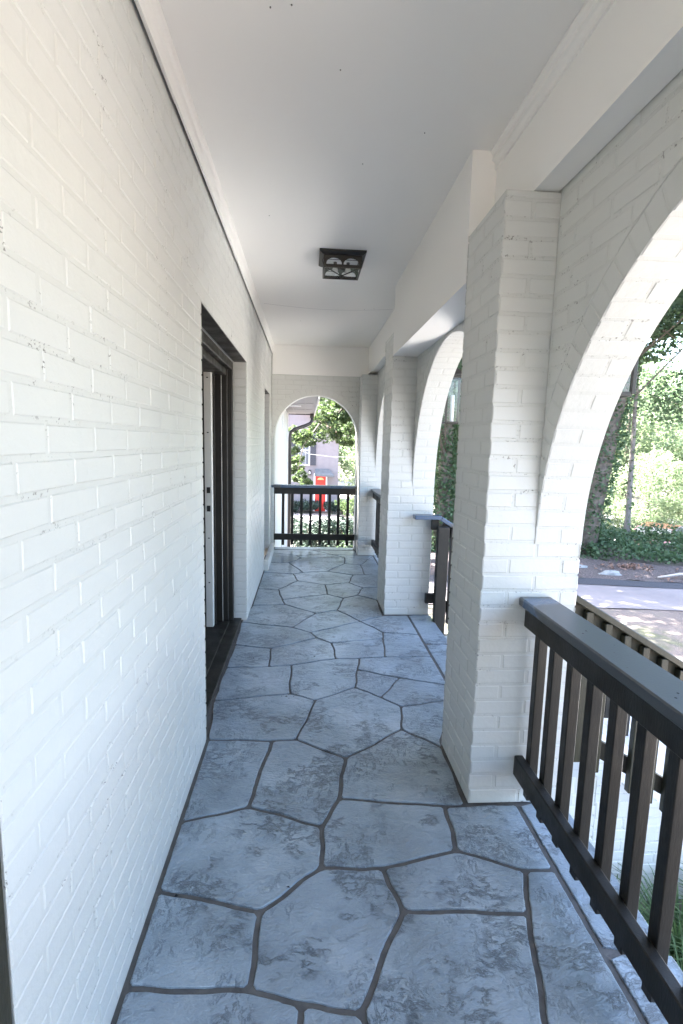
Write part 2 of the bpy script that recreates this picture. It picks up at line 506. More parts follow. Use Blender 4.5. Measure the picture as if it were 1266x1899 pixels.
def sheet(name, pts, z, mat, label, cat, nx=24, ny=6, jit=0.05, seed=1):
    """strip between two poly-lines (near edge, far edge), draped dz over the terrain"""
    near, far = pts; rr = random.Random(seed); mb = MB(); vs = []
    def lerp(pl, t):
        L = len(pl) - 1; k = min(int(t * L), L - 1); f = t * L - k
        return (pl[k][0] * (1 - f) + pl[k + 1][0] * f, pl[k][1] * (1 - f) + pl[k + 1][1] * f)
    for j in range(ny + 1):
        for i in range(nx + 1):
            a, b = lerp(near, i / nx), lerp(far, i / nx)
            t = j / ny; x = a[0] * (1 - t) + b[0] * t; y = a[1] * (1 - t) + b[1] * t
            if j in (0, ny): y += rr.uniform(-jit, jit)
            vs.append((x, y, gh(x, y) + z))
    W = nx + 1
    mb.add(vs, [(j * W + i, j * W + i + 1, (j + 1) * W + i + 1, (j + 1) * W + i) for j in range(ny) for i in range(nx)])
    o = mb.build(name, mat); tag(o, label, cat, kind='structure'); return o

def concrete():
    m = NT('pinkish_concrete')
    c = m.ramp(m.noise(0.9, 5, 0.6), [(0.3, (0.16, 0.145, 0.155)), (0.7, (0.23, 0.21, 0.222))])
    c = m.mix(m.math('MULTIPLY', m.noise(50, 4, 0.7), 0.25), c, (0.25, 0.22, 0.23))
    m.col(c); m.rough(0.8); m.bump(m.noise(80, 4), 0.3, 0.004); return m.mat
M['concrete'] = concrete()
def mulch():
    m = NT('leafy_mulch')
    v = m.vor(22); c = m.ramp(m.noise(26, 4, 0.75), [(0.35, (0.05, 0.042, 0.045)), (0.55, (0.13, 0.105, 0.105)), (0.72, (0.30, 0.24, 0.23))])
    m.col(c); m.rough(0.95); m.bump(m.noise(30, 5, 0.7), 0.9, 0.05); return m.mat
M['mulch'] = mulch()
M['asphalt'] = plain('dark_gravel_edge', (0.04, 0.042, 0.055), 0.9, 0.5, 40, 0.7, 60)
M['bounce_pale'] = plain('pale_bounce_surface', (0.46, 0.46, 0.46), 0.85, 0.1, 3, 0.2, 60)  # surface of the added pad that bounces sunlight into the porch
M['street'] = plain('pale_sunlit_street', (0.30, 0.29, 0.29), 0.85, 0.12, 2, 0.2, 40)
dz = 0.02
sheet('driveway', ([(-0.5, 8.15), (5.3, 7.75), (7.0, 7.55), (14, 6.6), (30, 5)], [(-0.5, 9.45), (5.2, 9.2), (7.1, 8.88), (14, 8.0), (30, 6.6)]), dz, M['concrete'],
      'pinkish concrete drive crossing the yard beyond the porch', 'driveway', jit=0.01)
sheet('gravel_edge', ([(-0.5, 9.46), (5.2, 9.21), (7.1, 8.89), (14, 8.01), (30, 6.61)], [(-0.5, 9.95), (5.2, 9.72), (7.2, 9.3), (14, 8.4), (30, 7)]), dz + .006, M['asphalt'],
      'dark gravel strip along the far edge of the drive', 'gravel strip', jit=0.03, seed=2)
sheet('mulch_bed', ([(-0.5, 9.96), (5.2, 9.73), (7.2, 9.31), (14, 8.41), (30, 7.01)], [(-0.5, 13.0), (5.2, 11.9), (8, 10.9), (14, 10.4), (30, 10)]), dz, M['mulch'],
      'leaf-strewn mulch bed between the gravel strip and the ivy', 'mulch bed', jit=0.12, seed=3)
sheet('street', ([(4.6, 24), (10, 21), (18, 18), (40, 14)], [(4.6, 45), (14, 38), (26, 33), (60, 25)]), 0.03, M['street'],
      'pale sunlit street down the slope behind the ivy', 'street', jit=0.1, seed=4)
sheet('neighbour_drive', ([(2.8, 22), (3.4, 22.4), (4.6, 22)], [(2.4, 60), (7.0, 60), (11, 60)]), 0.035, M['street'],
      'sunlit drive running past the neighbouring house', 'driveway', jit=0.05, seed=5, ny=20)
sheet('footpath', ([(-4, 27.0), (1, 26.5), (4, 25.0)], [(-4, 33.4), (1, 32.6), (4, 30.8)]), 0.045, M['concrete'],
      'bright footpath in front of the neighbouring house', 'path', jit=0.05, seed=6)
sheet('bounce_pad', ([(2.75, 0.9), (9.5, 0.9)], [(2.75, 5.2), (9.5, 4.4)]), 0.03, M['bounce_pale'],
      'added pale pad at the foot of the brick steps, bouncing sunlight up to the porch ceiling', 'bounce_pad', jit=0.01, seed=9)  # added pale ground, throws sunlight up onto the porch ceiling
sheet('mulch_patch', ([(-3, 8.4), (0.3, 8.4), (0.9, 8.6)], [(-3, 20), (0.0, 20), (0.8, 19)]), 0.03, M['mulch'],
      'grey mulch below the end railing beside the white house wing', 'mulch bed', jit=0.1, seed=8, ny=12)

# ------------------------------------------------------------------ porch floor
NODES = {'a1': [-0.478, 2.437], 'a2': [-0.154, 2.417], 'a3': [-0.034, 2.427], 'a4': [0.208, 2.263], 'a5': [0.525, 2.505], 'a6': [0.700, 2.331], 'a7': [0.159, 1.984], 'a8': [0.601, 1.923], 'a9': [0.691, 1.923], 'a10': [-0.22, 1.944], 'a11': [0.082, 1.825], 'a12': [-0.478, 1.87], 'a13': [0.073, 1.629], 'a14': [0.291, 1.62], 'a15': [0.58, 1.686], 'a17': [-0.478, 1.557], 'a18': [-0.128, 1.466], 'a19': [0.334, 1.449], 'a21': [-0.479, 1.249], 'a22': [-0.136, 1.228], 'a23': [0.008, 1.186], 'a24': [0.167, 1.156], 'c1': [0.912, 1.926], 'c2': [0.912, 1.588], 'c3': [0.803, 1.588], 'c4': [0.742, 1.421], 'c5': [0.653, 1.129], 'b7': [0.073, 2.822], 'b8': [-0.079, 2.902], 'b9': [-0.52, 2.827], 'b10': [0.32, 2.975], 'b11': [0.462, 2.846], 'b12': [0.564, 2.737], 'b13': [0.912, 2.817], 'b14': [0.391, 3.407], 'b15': [-0.085, 3.302], 'b16': [-0.514, 3.265], 'b17': [0.358, 3.223], 'b18': [0.623, 3.1], 'b19': [0.912, 2.992], 'b20': [0.225, 3.402], 'b21': [0.576, 3.426], 'b22': [0.912, 3.43], 'b23': [-0.234, 3.281], 'b24': [-0.241, 3.586], 'b25': [-0.512, 3.655], 'b26': [0.098, 3.789], 'b27': [0.208, 3.682], 'b28': [0.612, 3.773], 'b29': [0.63, 3.899], 'b30': [0.912, 3.851], 'b31': [0.049, 3.901], 'b32': [0.476, 4.155], 'b33': [-0.526, 4.14], 'b34': [-0.098, 4.015], 'b35': [0.69, 4.301], 'b35b': [0.912, 4.307], 'b36': [0.099, 4.362], 'b37': [0.294, 4.45], 'b38': [-0.184, 4.612], 'b38p': [-0.214, 4.755], 'b39': [-0.478, 4.579], 'b40': [-0.27, 5.098], 'b41': [-0.478, 5.118], 'b42': [0.226, 4.934], 'b43': [0.217, 5.28], 'b44': [-0.08, 5.426], 'b45': [0.376, 4.801], 'b46': [0.523, 4.908], 'b47': [0.604, 5.166], 'b48': [0.475, 5.368], 'b49': [0.549, 5.685], 'b50': [-0.134, 5.725], 'b51': [-0.478, 5.785], 'b52': [-0.025, 5.796], 'b53': [-0.202, 6.267], 'b54': [0.262, 5.853], 'b59': [0.687, 5.707], 'r1': [0.912, 5.692], 'r2': [0.912, 5.192], 'r3': [0.700, 4.75], 'r4': [0.912, 4.77], 'w2': [-0.478, 6.283], 't1': [-0.059, 6.534], 't2': [0.517, 6.593], 't3': [0.493, 6.256], 't4': [0.687, 6.183], 't5': [-0.117, 6.683], 't6': [-0.478, 6.856], 't7': [0.342, 6.781], 't8': [0.701, 6.729], 't9': [0.912, 6.70], 't10': [0.912, 5.87],
    'd1': [-0.478, 0.86], 'd2': [-0.16, 0.80], 'd3': [-0.02, 0.86], 'd4': [0.30, 0.84], 'd5': [0.60, 0.86], 'd6': [0.912, 0.93], 'b13q': [0.705, 2.40],
    'e1': [-0.478, 0.3], 'e2': [0.05, 0.34], 'e3': [0.45, 0.25], 'e4': [0.912, 0.36], 'f1': [-0.478, -0.3], 'f2': [0.15, -0.2], 'f3': [0.70, -0.35],
    'g1': [-0.478, -1.0], 'g2': [0.1, -1.1], 'g3': [0.70, -0.72], 'g4': [0.912, -0.72], 'h1': [-0.478, -1.8], 'h2': [0.2, -1.75], 'h4': [0.912, -1.7], 'i1': [-0.478, -2.6], 'i4': [0.912, -2.6], 'g5': [0.912, -0.25],
    'y1': [-0.478, 7.03], 'y2': [0.10, 7.03], 'y3': [0.70, 7.03]}
FACES = '''b9 b8 b15 b23 b16|b8 b7 b10 b17 b14 b20 b15|b14 b21 b22 b19 b18 b17|b10 b17 b18 b11|b11 b18 b19 b13 b12|b9 b8 b7 a3 a2 a1|b7 b10 b11 b12 a5 a4 a3|b12 b13 b13q a6 a5|
b16 b23 b24 b25|b23 b15 b20 b27 b26 b24|b20 b14 b21 b28 b27|b21 b22 b30 b29 b28|b25 b24 b26 b31 b34 b33|b26 b31 b32 b29 b28 b27|b29 b30 b35b b35 b32|b33 b34 b36 b38 b39|b34 b31 b32 b37 b36|
b32 b35 r3 b46 b45 b37|b39 b38 b38p b40 b41|b38p b42 b45 b37 b36 b38|b40 b44 b43 b42 b38p|b43 b48 b47 b46 b45 b42|b41 b40 b44 b50 b51|b50 b52 b54 b49 b48 b43 b44|b49 b59 r1 r2 b47 b48|b47 r2 r4 r3 b46|
b51 b50 b52 b53 w2|b53 t1 t2 t3 b54 b52|b54 t3 t4 b59 b49|t4 t9 t10 r1 b59|w2 b53 t1 t5 t6|t5 t7 t2 t1|t7 t8 t9 t4 t3 t2|t6 t5 t7 y2 y1|t7 t8 y3 y2|
a1 a2 a10 a12|a2 a3 a4 a7 a11 a10|a4 a5 a6 a9 a8 a7|a7 a8 a15 a14 a13 a11|a8 a9 c1 c2 c3 a15|a12 a10 a11 a13 a18 a17|a14 a15 c3 c4 a19|a13 a14 a19 a24 a23 a22 a18|a17 a18 a22 a21|a19 c4 c5 d5 d4 a24|
c3 c2 d6 d5 c5 c4|a21 a22 a23 d3 d2 d1|a23 a24 d4 d3|d1 d2 d3 e2 e1|d3 d4 d5 e3 e2|d5 d6 e4 e3|e1 e2 f2 f1|e2 e3 e4 g5 f3 f2|f1 f2 g2 g1|f2 f3 g3 g2|g1 g2 h2 h1|g2 g3 g4 h4 h2|h1 h2 h4 i4 i1'''

def porch_floor():
    mb = MB(); rr = random.Random(11)
    # grout bed and slab body
    zt = -0.006
    mb.box((XL - 0.05, -2.6, -0.14), (1.105, 7.25, zt), 1)
    segcache = {}
    def edge(a, b):
        """shared wobbly edge between two nodes"""
        k = (a, b) if a < b else (b, a)
        if k not in segcache:
            p, q = NODES[k[0]], NODES[k[1]]
            L = math.dist(p, q); n = max(1, int(L / 0.035)); pts = []
            wall = (abs(p[0] - q[0]) < .012 and (abs(abs(p[0]) - .478) < .01 or abs(p[0] - .912) < .01))
            ph = rr.uniform(0, 6); amp = 0 if wall else min(0.007, L * 0.028) * rr.uniform(0.4, 1)
            for i in range(n + 1):
                t = i / n; e = math.sin(t * PI)
                d = amp * math.sin(t * PI * 2 + ph) * e + (0 if wall else rr.uniform(-.0016, .0016) * (0 < i < n))
                nx, ny = -(q[1] - p[1]) / L, (q[0] - p[0]) / L
                pts.append((p[0] + (q[0] - p[0]) * t + nx * d, p[1] + (q[1] - p[1]) * t + ny * d))
            segcache[k] = pts
        pts = segcache[k]
        return pts if k == (a, b) else pts[::-1]
    def area(p): return 0.5 * sum(p[i][0] * p[(i + 1) % len(p)][1] - p[(i + 1) % len(p)][0] * p[i][1] for i in range(len(p)))
    def pad(p, w, zz=0.0):
        if area(p) < 0: p = p[::-1]
        # round corners: Chaikin once
        n = len(p)
        def inset(p, d):
            out = []
            for i in range(len(p)):
                a, b, c = Vector(p[i - 1]), Vector(p[i]), Vector(p[(i + 1) % len(p)])
                e1 = (b - a); e2 = (c - b)
                if e1.length < 1e-6: e1 = e2
                if e2.length < 1e-6: e2 = e1
                n1 = Vector((-e1.y, e1.x)).normalized(); n2 = Vector((-e2.y, e2.x)).normalized()
                m_ = n1 + n2
                if m_.length < 0.3: m_ = n1
                m_.normalize(); k = d / max(0.55, m_.dot(n1))
                out.append(tuple(b + m_ * k))
            return out
        o = inset(p, w)
        q = []
        for i in range(len(o)):
            a, b = o[i - 1], o[i]
            q.append((a[0] * .3 + b[0] * .7, a[1] * .3 + b[1] * .7)); c = o[(i + 1) % len(o)]
            q.append((c[0] * .3 + b[0] * .7, c[1] * .3 + b[1] * .7))
        o = [(x + rr.uniform(-.0008, .0008), y + rr.uniform(-.0008, .0008)) for x, y in q]
        i2 = inset(o, 0.004)
        n = len(o)
        vs = [(x, y, zt - .001) for x, y in o] + [(x, y, zz - 0.0015) for x, y in inset(o, .001)] + [(x, y, zz) for x, y in i2]
        fs = [(i, (i + 1) % n, n + (i + 1) % n, n + i) for i in range(n)] + [(n + i, n + (i + 1) % n, 2 * n + (i + 1) % n, 2 * n + i) for i in range(n)]
        mb.add(vs, fs + [tuple(range(2 * n, 3 * n))], 0)
    for f in FACES.replace('\n', '').split('|'):
        ks = f.split(); p = []
        for i in range(len(ks)):
            p += edge(ks[i], ks[(i + 1) % len(ks)])[:-1]
        yy = sum(q[1] for q in p) / len(p)
        pad(p, 0.0055 if yy > 2.6 else 0.0085, rr.uniform(-.0008, .0008))
    # edging band outside the straight groove
    cuts = [-2.6, -1.5, -0.3, 0.55, 1.285, 1.93, 2.36, 3.10, 3.655, 4.32, 4.76, 5.6, 6.2, 6.72, 7.05]
    for a, b in zip(cuts[:-1], cuts[1:]):
        n = max(2, int((b - a) / .05)); x0, x1 = 0.919, 1.118
        p = [(x0 + rr.uniform(-.0015, .0015), a + (b - a) * i / n) for i in range(n + 1)][::-1] + [(x1 + rr.uniform(-.004, .004), a + (b - a) * i / n) for i in range(n + 1)]
        pad(p, 0.005)
    # doorway threshold strips and the stretch through the end arch
    pad([(-0.44, 7.06), (0.10, 7.06), (0.69, 7.06), (0.69, 7.15), (0.69, 7.25), (0.10, 7.26), (-0.44, 7.25), (-0.44, 7.15)], 0.006)
    o = mb.build('porch_floor', [M['stone'], M['grout']])
    tag(o, 'blue-grey stamped stone porch floor with dark grout lines', 'porch floor', kind='structure')
porch_floor()
sk = MB(); lay(sk, (1.105, -2.6, -1.3), (0, 1, 0), (0, 0, 1), (1, 0, 0), 0, 9.85, 0, 1.16)
sk.box((XL, -2.6, -1.4), (1.103, 7.25, -0.141), 1)
lay(sk, (1.105, 7.25, -1.3), (-1, 0, 0), (0, 0, 1), (0, 1, 0), 0, 1.6, 0, 1.16)
tag(sk.build('porch_foundation', [M['brick'], M['joint']]), 'white painted brick foundation under the porch floor', 'foundation', kind='structure')

# ------------------------------------------------------------------ house wall (left)
house = empty('house_wall', (XL, 2, 0), 'white painted brick house wall along the left side of the porch, two doorways far along', 'house wall')
DOORS = [(-0.35, 0.785, 0.0, 2.118), (2.43, 4.185, 0.0, 2.118), (5.93, 6.69, 0.0, 2.10)]
mb = MB()
XM = XL - 0.004
zs = [0, 2.118, ZC + .02]
def wallface(mb, x, y0, y1, z0, z1, holes, mi=1):
    ys = sorted({y0, y1, *[h[0] for h in holes], *[h[1] for h in holes]})
    for a, b in zip(ys[:-1], ys[1:]):
        hz = [h for h in holes if h[0] <= a + 1e-6 and h[1] >= b - 1e-6]
        if hz: mb.quad([(x, a, hz[0][3]), (x, b, hz[0][3]), (x, b, z1), (x, a, z1)], mi)
        else: mb.quad([(x, a, z0), (x, b, z0), (x, b, z1), (x, a, z1)], mi)
wallface(mb, XM, -2.6, 7.25, -.01, ZC + .02, DOORS)
wallface(mb, XM - 0.20, -2.6, 7.25, -.01, ZC + .02, DOORS)
lay(mb, (XM, 0, 0), (0, 1, 0), (0, 0, 1), (1, 0, 0), -2.6, 7.04, 0.0, ZC, ph=0.887 - 0.5 * PU, holes=DOORS)
for (a, b, z0, z1) in DOORS:       # brick reveals
    for yy, s in ((a, 1), (b, -1)):
        mb.quad([(XM, yy, z0), (XM - 0.2, yy, z0), (XM - 0.2, yy, z1), (XM, yy, z1)], 1)
        k = 0 if a > 0 else 999
        while k * PV < z1:
            lo, hi = k * PV + GAP / 2, min((k + 1) * PV - GAP / 2, z1)
            if hi - lo > .015:
                brick_poly(mb, Vector((XM + (0.004), yy, 0)), Vector((-1, 0, 0)), Vector((0, 0, 1)), Vector((0, s, 0)), [(0.0, lo), (0.103, lo), (0.103, hi), (0.0, hi)], 0.005)
            k += 1
    mb.quad([(XM, a, z1), (XM - 0.2, a, z1), (XM - 0.2, b, z1), (XM, b, z1)], 1)
mb.build('brick_wall', [M['brick'], M['joint']], house)
mb = MB()
for (a, b, z0, z1) in DOORS:
    mb.box((XL - 0.10, a + .001, z1 - 0.006), (XL - 0.006, b - .001, z1 - 0.001))
mb.build('lintel', M['frame'], house)
# crown moulding with the open crack below it
mb = MB()
prof = [(0.0, 0.0), (0.012, 0.0), (0.014, 0.018), (0.010, 0.022), (0.016, 0.04), (0.018, 0.068), (0.013, 0.072), (0.022, 0.09), (0.026, 0.118), (0.0, 0.118)]
def moulding(mb, prof, x, z, y0, y1, s=1, n=40, wob=0.0):
    rr = random.Random(5); vs = []
    for i in range(n + 1):
        y = y0 + (y1 - y0) * i / n; d = rr.uniform(-wob, wob)
        for (px, pz) in prof: vs.append((x + s * px, y, z + pz + (d if pz < .01 else 0)))
    P = len(prof); fs = []
    for i in range(n):
        for k in range(P - 1):
            f = (i * P + k, i * P + k + 1, (i + 1) * P + k + 1, (i + 1) * P + k)
            fs.append(f if s < 0 else f[::-1])
    fs.append(tuple(range(P))); fs.append(tuple(n * P + k for k in range(P))[::-1])
    mb.add(vs, fs)
moulding(mb, prof, XL + 0.004, ZC - 0.1195, -2.6, 7.045, 1, 60, 0.0012)
mb.build('crown_moulding', M['board'], house)
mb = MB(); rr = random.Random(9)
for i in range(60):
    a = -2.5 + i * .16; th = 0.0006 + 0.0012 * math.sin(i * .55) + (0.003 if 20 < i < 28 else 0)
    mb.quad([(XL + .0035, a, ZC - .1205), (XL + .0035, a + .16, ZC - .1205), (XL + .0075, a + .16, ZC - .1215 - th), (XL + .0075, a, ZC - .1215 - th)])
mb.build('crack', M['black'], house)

# door 1 : dark frame, pale sliding door edge, dark leaf
def door_parts():
    a, b, z1 = 2.43, 4.185, 2.118
    d = MB()
    xo, xi = XL - 0.108, XL - 0.26
    d.cbox((xi, b - 0.055, 0.02), (xo, b - 0.005, z1 - .01), .004)
    d.cbox((xi - .03, b - 0.085, 0.02), (xo - .035, b - 0.055, z1 - .06), .004)
    d.cbox((xi - .05, b - 0.125, 0.02), (xo - .075, b - 0.086, z1 - .08), .003)
    d.cbox((xi, a + 0.005, 0.02), (xo, a + 0.055, z1 - .01), .004)
    d.cbox((xi, a + .056, z1 - 0.075), (xo, b - .056, z1 - .01), .004)
    d.cbox((xi - .03, a + .056, z1 - 0.125), (xo - .035, b - .126, z1 - .076), .004)
    d.build('door_frame', M['frame'], house)
    t = MB()
    t.cbox((xi - .04, a + .004, 0.003), (XL - 0.045, b - .004, 0.022), .004)
    t.cbox((xi - .02, a + .004, 0.0225), (xo - .02, b - .13, 0.036), .003)
    t.build('threshold', M['frame'], house)
    dl = MB()
    x0, x1 = -.712, -.765
    y0 = 3.90
    dl.cbox((x1, y0, 0.045), (x0, 3.955, 2.045), .002)
    dd = dl.build('door_stile', M['door_white'], house)
    dd['label'] = 'off-white edge of the opened door with latch holes'
    lk = MB()
    for z in (1.10, 0.96): lk.cbox((x1 + .014, y0 - .003, z), (x0 - .012, y0 + .001, z + .045), .001)
    for z in (1.95, 1.55, 0.75, 0.4): lk.cbox((x1 + .02, y0 - .0025, z), (x0 - .02, y0 + .001, z + .008), .001)
    lk.build('latch_hole', M['black'], dd)
    g = MB()                        # narrow dark fixed leaf behind the jamb with a bright bead
    g.box((-.80, 3.957, 0.04), (-.70, 3.985, 2.045))
    g.build('door_leaf', M['frame'], house)
    s = MB(); s.cbox((xo - .0748, b - .129, 0.03), (xo - .072, b - .1255, z1 - .09), .001)
    s.build('weather_strip', M['door_white'], house)
door_parts()
# door 2
d = MB(); a, b, z1 = 5.93, 6.69, 2.10
d.cbox((XL - .16, b - 0.05, 0.02), (XL - .108, b - 0.004, z1 - .01), .003)
d.cbox((XL - .16, a + 0.004, 0.02), (XL - .108, a + 0.05, z1 - .01), .003)
d.cbox((XL - .16, a + 0.051, z1 - .06), (XL - .108, b - 0.051, z1 - .01), .003)
d.build('door_frame', M['frame'], house)
d = MB(); d.cbox((XL - .19, a + .052, 0.02), (XL - .155, b - .052, z1 - .061), .003); d.build('door', M['frame'], house)
# opening next to the camera
d = MB(); a, b = -0.35, 0.785
d.cbox((XL - .2, b - 0.07, 0.0), (XL - .003, b - 0.0045, 2.11), .004)
d.cbox((XL - .2, a + 0.0045, 0.0), (XL - .003, a + 0.07, 2.11), .004)
d.cbox((XL - .2, a + 0.071, 2.04), (XL - .003, b - 0.071, 2.11), .004)
d.cbox((XL - .2, a + 0.071, 0.001), (XL - .085, b - 0.071, 0.05), .004)
fr = d.build('door_frame', M['olive'], house)
d = MB(); d.cbox((XL - .17, a + 0.071, 0.051), (XL - .13, b - 0.071, 2.039), .003); d.build('door', M['olive'], house)
# room behind door 1
d = MB()
d.quad([(-3.6, 1.4, .002), (XM - .2, 1.4, .002), (XM - .2, 5.4, .002), (-3.6, 5.4, .002)], 1)
d.quad([(-3.6, 1.4, 2.45), (XM - .2, 1.4, 2.45), (XM - .2, 5.4, 2.45), (-3.6, 5.4, 2.45)], 0)
d.quad([(-3.6, 5.4, 0), (XM - .2, 5.4, 0), (XM - .2, 5.4, 2.45), (-3.6, 5.4, 2.45)], 0)
d.quad([(-3.6, 1.4, 0), (XM - .2, 1.4, 0), (XM - .2, 1.4, 2.45), (-3.6, 1.4, 2.45)], 0)
d.quad([(-3.6, 1.4, 0), (-3.6, 5.4, 0), (-3.6, 5.4, 2.45), (-3.6, 1.4, 2.45)], 0)
d.cbox((-1.2, 5.37, 0.0), (XM - .21, 5.395, 0.1), .003, 2)
d.build('room_interior', [M['room'], M['oak'], M['white']], house)
# brick step below door 2
st = MB()
st.box((XL + .002, 5.86, 0.0), (XL + 0.052, 6.94, 0.118), 1)
lay(st, (XL + .052, 5.86, 0), (0, 1, 0), (0, 0, 1), (1, 0, 0), 0, 1.08, 0.0, 0.118, pu=.1078, pv=.06)
lay(st, (XL + .002, 5.86, 0.118), (1, 0, 0), (0, 1, 0), (0, 0, 1), 0, 0.052, 0, 1.08, pu=.3, pv=.1)
lay(st, (XL + .002, 5.86, 0), (1, 0, 0), (0, 0, 1), (0, -1, 0), 0, 0.052, 0, .118, pu=.3, pv=.06)
tag(st.build('door_step', [M['brick'], M['joint']]), 'low white brick step at the foot of the farther doorway', 'step')

# ------------------------------------------------------------------ arcade wall (right)
arc = empty('arcade_wall', (XA0, 2, 0), 'white painted brick arcade wall with round arches along the right side of the porch', 'arcade wall')
XF = XA0 + 0.003
def spandrel(ya, yb, arch, z1=ZC):
    c, sp, a, b = arch; mb = MB()
    n = 48
    pts = [(c - a * math.cos(PI * i / n), sp + b * math.sin(PI * i / n)) for i in range(n + 1)]
    for i in range(n):
        (p, zp), (q, zq) = pts[i], pts[i + 1]
        mb.quad([(XF, p, zp), (XF, p, z1), (XF, q, z1), (XF, q, zq)], 1)
        mb.quad([(XA1, p, zp), (XA1, q, zq), (XA1, q, z1), (XA1, p, z1)], 1)
        mb.quad([(XF, p, zp), (XF, q, zq), (XA1, q, zq), (XA1, p, zp)], 1)
    ring = 0.102
    # inner face : V x U order so that the normal looks into the porch
    lay(mb, (XF, 0, 0), (0, -1, 0), (0, 0, 1), (-1, 0, 0), -yb, -ya, sp - .0, 2.44, pushes=[(-c, sp, a + ring - .004, b + ring - .004)], ph=.03)
    voussoirs(mb, (XF, 0, 0), (0, -1, 0), (0, 0, 1), (-1, 0, 0), -c, sp, a, b, ring)
    # intrados
    nn = int(PI * (a + b) / 2 / 0.0667); W = XA1 - XF
    for i in range(nn):
        t0, t1 = PI * i / nn, PI * (i + 1) / nn
        tm = (t0 + t1) / 2
        P = Vector((XF, c - a * math.cos(tm), sp + b * math.sin(tm)))
        T = Vector((0, a * math.sin(tm), b * math.cos(tm))).normalized()
        N = Vector((0, math.cos(tm) * b, -math.sin(tm) * a)).normalized()
        h = (PI / nn) * (a + b) / 2 / 2
        parts = [(0.0, W)] if i % 2 else [(0.0, W / 2 - .004), (W / 2 + .004, W)]
        for (s, e) in parts:
            U = Vector((1, 0, 0)); V = T
            poly = [(s, -h + .004), (e, -h + .004), (e, h - .004), (s, h - .004)]
            if U.cross(V).dot(N) < 0: poly = poly[::-1]
            brick_poly(mb, P, U, V, N, poly, 0.0045)
    return mb.build('arch_wall', [M['brick'], M['joint']], arc)
spandrel(PIERS[0][1], PIERS[1][0], (ARCH[0][0], *ARCH[0][1:]))
spandrel(PIERS[1][1], PIERS[2][0], ARCH[1])
spandrel(PIERS[2][1], PIERS[3][0], ARCH[2])
spandrel(-3.0, PIERS[0][0], ARCH[3])
ztops = [2.42, 2.42, 2.42, 2.385]
for i, (y0, y1) in enumerate(PIERS):
    mb = MB(); z1 = ztops[i]; e = .004
    mb.box((XP + e, y0 + e, 0), (XA1 - e, y1 - e, z1), 1)
    if i: mb.box((XA0 + .0, y0 + e, z1), (XA1 - e, y1 - e, ZC), 1)
    # front (towards the camera): full width to the springing and beyond
    lay(mb, (XP, y0 + e, 0), (1, 0, 0), (0, 0, 1), (0, -1, 0), 0, XA1 - XP, 0, z1, ph=0.0)
    lay(mb, (XA1, y1 - e, 0), (-1, 0, 0), (0, 0, 1), (0, 1, 0), 0, XA1 - XP, 0, z1, ph=0.0)
    lay(mb, (XP + e, y1, 0), (0, -1, 0), (0, 0, 1), (-1, 0, 0), 0, y1 - y0, 0, z1, ph=0.5 * PU)
    lay(mb, (XA1 - e, y0, 0), (0, 1, 0), (0, 0, 1), (1, 0, 0), 0, y1 - y0, 0, ZC, ph=0.5 * PU)
    mb.build('pier', [M['brick'], M['joint']], arc)
# boxed beams
mb = MB()
mb.box((0.81, -2.6, 2.425), (0.902, 2.36, ZC)); b1 = mb.build('beam', M['board'], arc)
mb = MB(); mb.box((XP, 2.362, 2.225), (0.902, 4.318, ZC)); mb.build('beam', M['board'], arc)
mb = MB(); mb.box((0.81, 4.319, 2.425), (0.902, 7.045, ZC)); mb.build('beam', M['board'], arc)
mb = MB()
pr2 = [(0.0, 0.0), (0.009, 0.0), (0.010, 0.016), (0.004, 0.0165), (0.014, 0.032), (0.022, 0.036), (0.022, 0.05), (0.015, 0.052), (0.030, 0.066), (0.030, 0.076), (0.0, 0.076)]
moulding(mb, pr2, 0.81, ZC - .0775, -2.6, 2.36, -1, 20)
mb.build('crown_moulding', M['board'], arc)

# ------------------------------------------------------------------ end wall
endw = empty('end_wall', (0.1, YEND, 0), 'white painted brick wall with a round arch closing the far end of the porch', 'end wall')
ec, es, ea, eb = 0.122, 1.56, 0.567, 0.572
def end_wall():
    mb = MB(); n = 40; x0, x1 = XL, XA1; z1 = ZC; y = YEND + .004; y2 = 7.25
    pts = [(ec - ea * math.cos(PI * i / n), es + eb * math.sin(PI * i / n)) for i in range(n + 1)]
    for i in range(n):
        (p, zp), (q, zq) = pts[i], pts[i + 1]
        for yy in (y, y2): mb.quad([(p, yy, zp), (q, yy, zq), (q, yy, z1), (p, yy, z1)], 1)
        mb.quad([(p, y, zp), (q, y, zq), (q, y2, zq), (p, y2, zp)], 0)
    for (a, b) in ((x0, ec - ea), (ec + ea, x1)):
        for yy in (y, y2): mb.quad([(a, yy, 0), (b, yy, 0), (b, yy, z1), (a, yy, z1)], 1)
    for xx in (ec - ea, ec + ea): mb.quad([(xx, y, 0), (xx, y2, 0), (xx, y2, es), (xx, y, es)], 0)
    lay(mb, (0, y, 0), (1, 0, 0), (0, 0, 1), (0, -1, 0), x0 + .001, 0.70, es, 2.385, pushes=[(ec, es, ea + .1, eb + .1)], ph=0.02)
    lay(mb, (0, y, 0), (1, 0, 0), (0, 0, 1), (0, -1, 0), ec + ea + .001, 0.7, 0, es, ph=0.02)
    lay(mb, (0, y, 0), (1, 0, 0), (0, 0, 1), (0, -1, 0), x0 + .001, ec - ea - .001, 0, es, ph=0.02)
    voussoirs(mb, (0, y, 0), (1, 0, 0), (0, 0, 1), (0, -1, 0), ec, es, ea, eb, 0.1)
    mb.build('brick_wall', [M['brick'], M['joint']], endw)
    b = MB(); b.box((XL + .006, YEND - .012, 2.392), (0.808, YEND + .002, ZC - .001)); b.build('header_board', M['board'], endw)
end_wall()

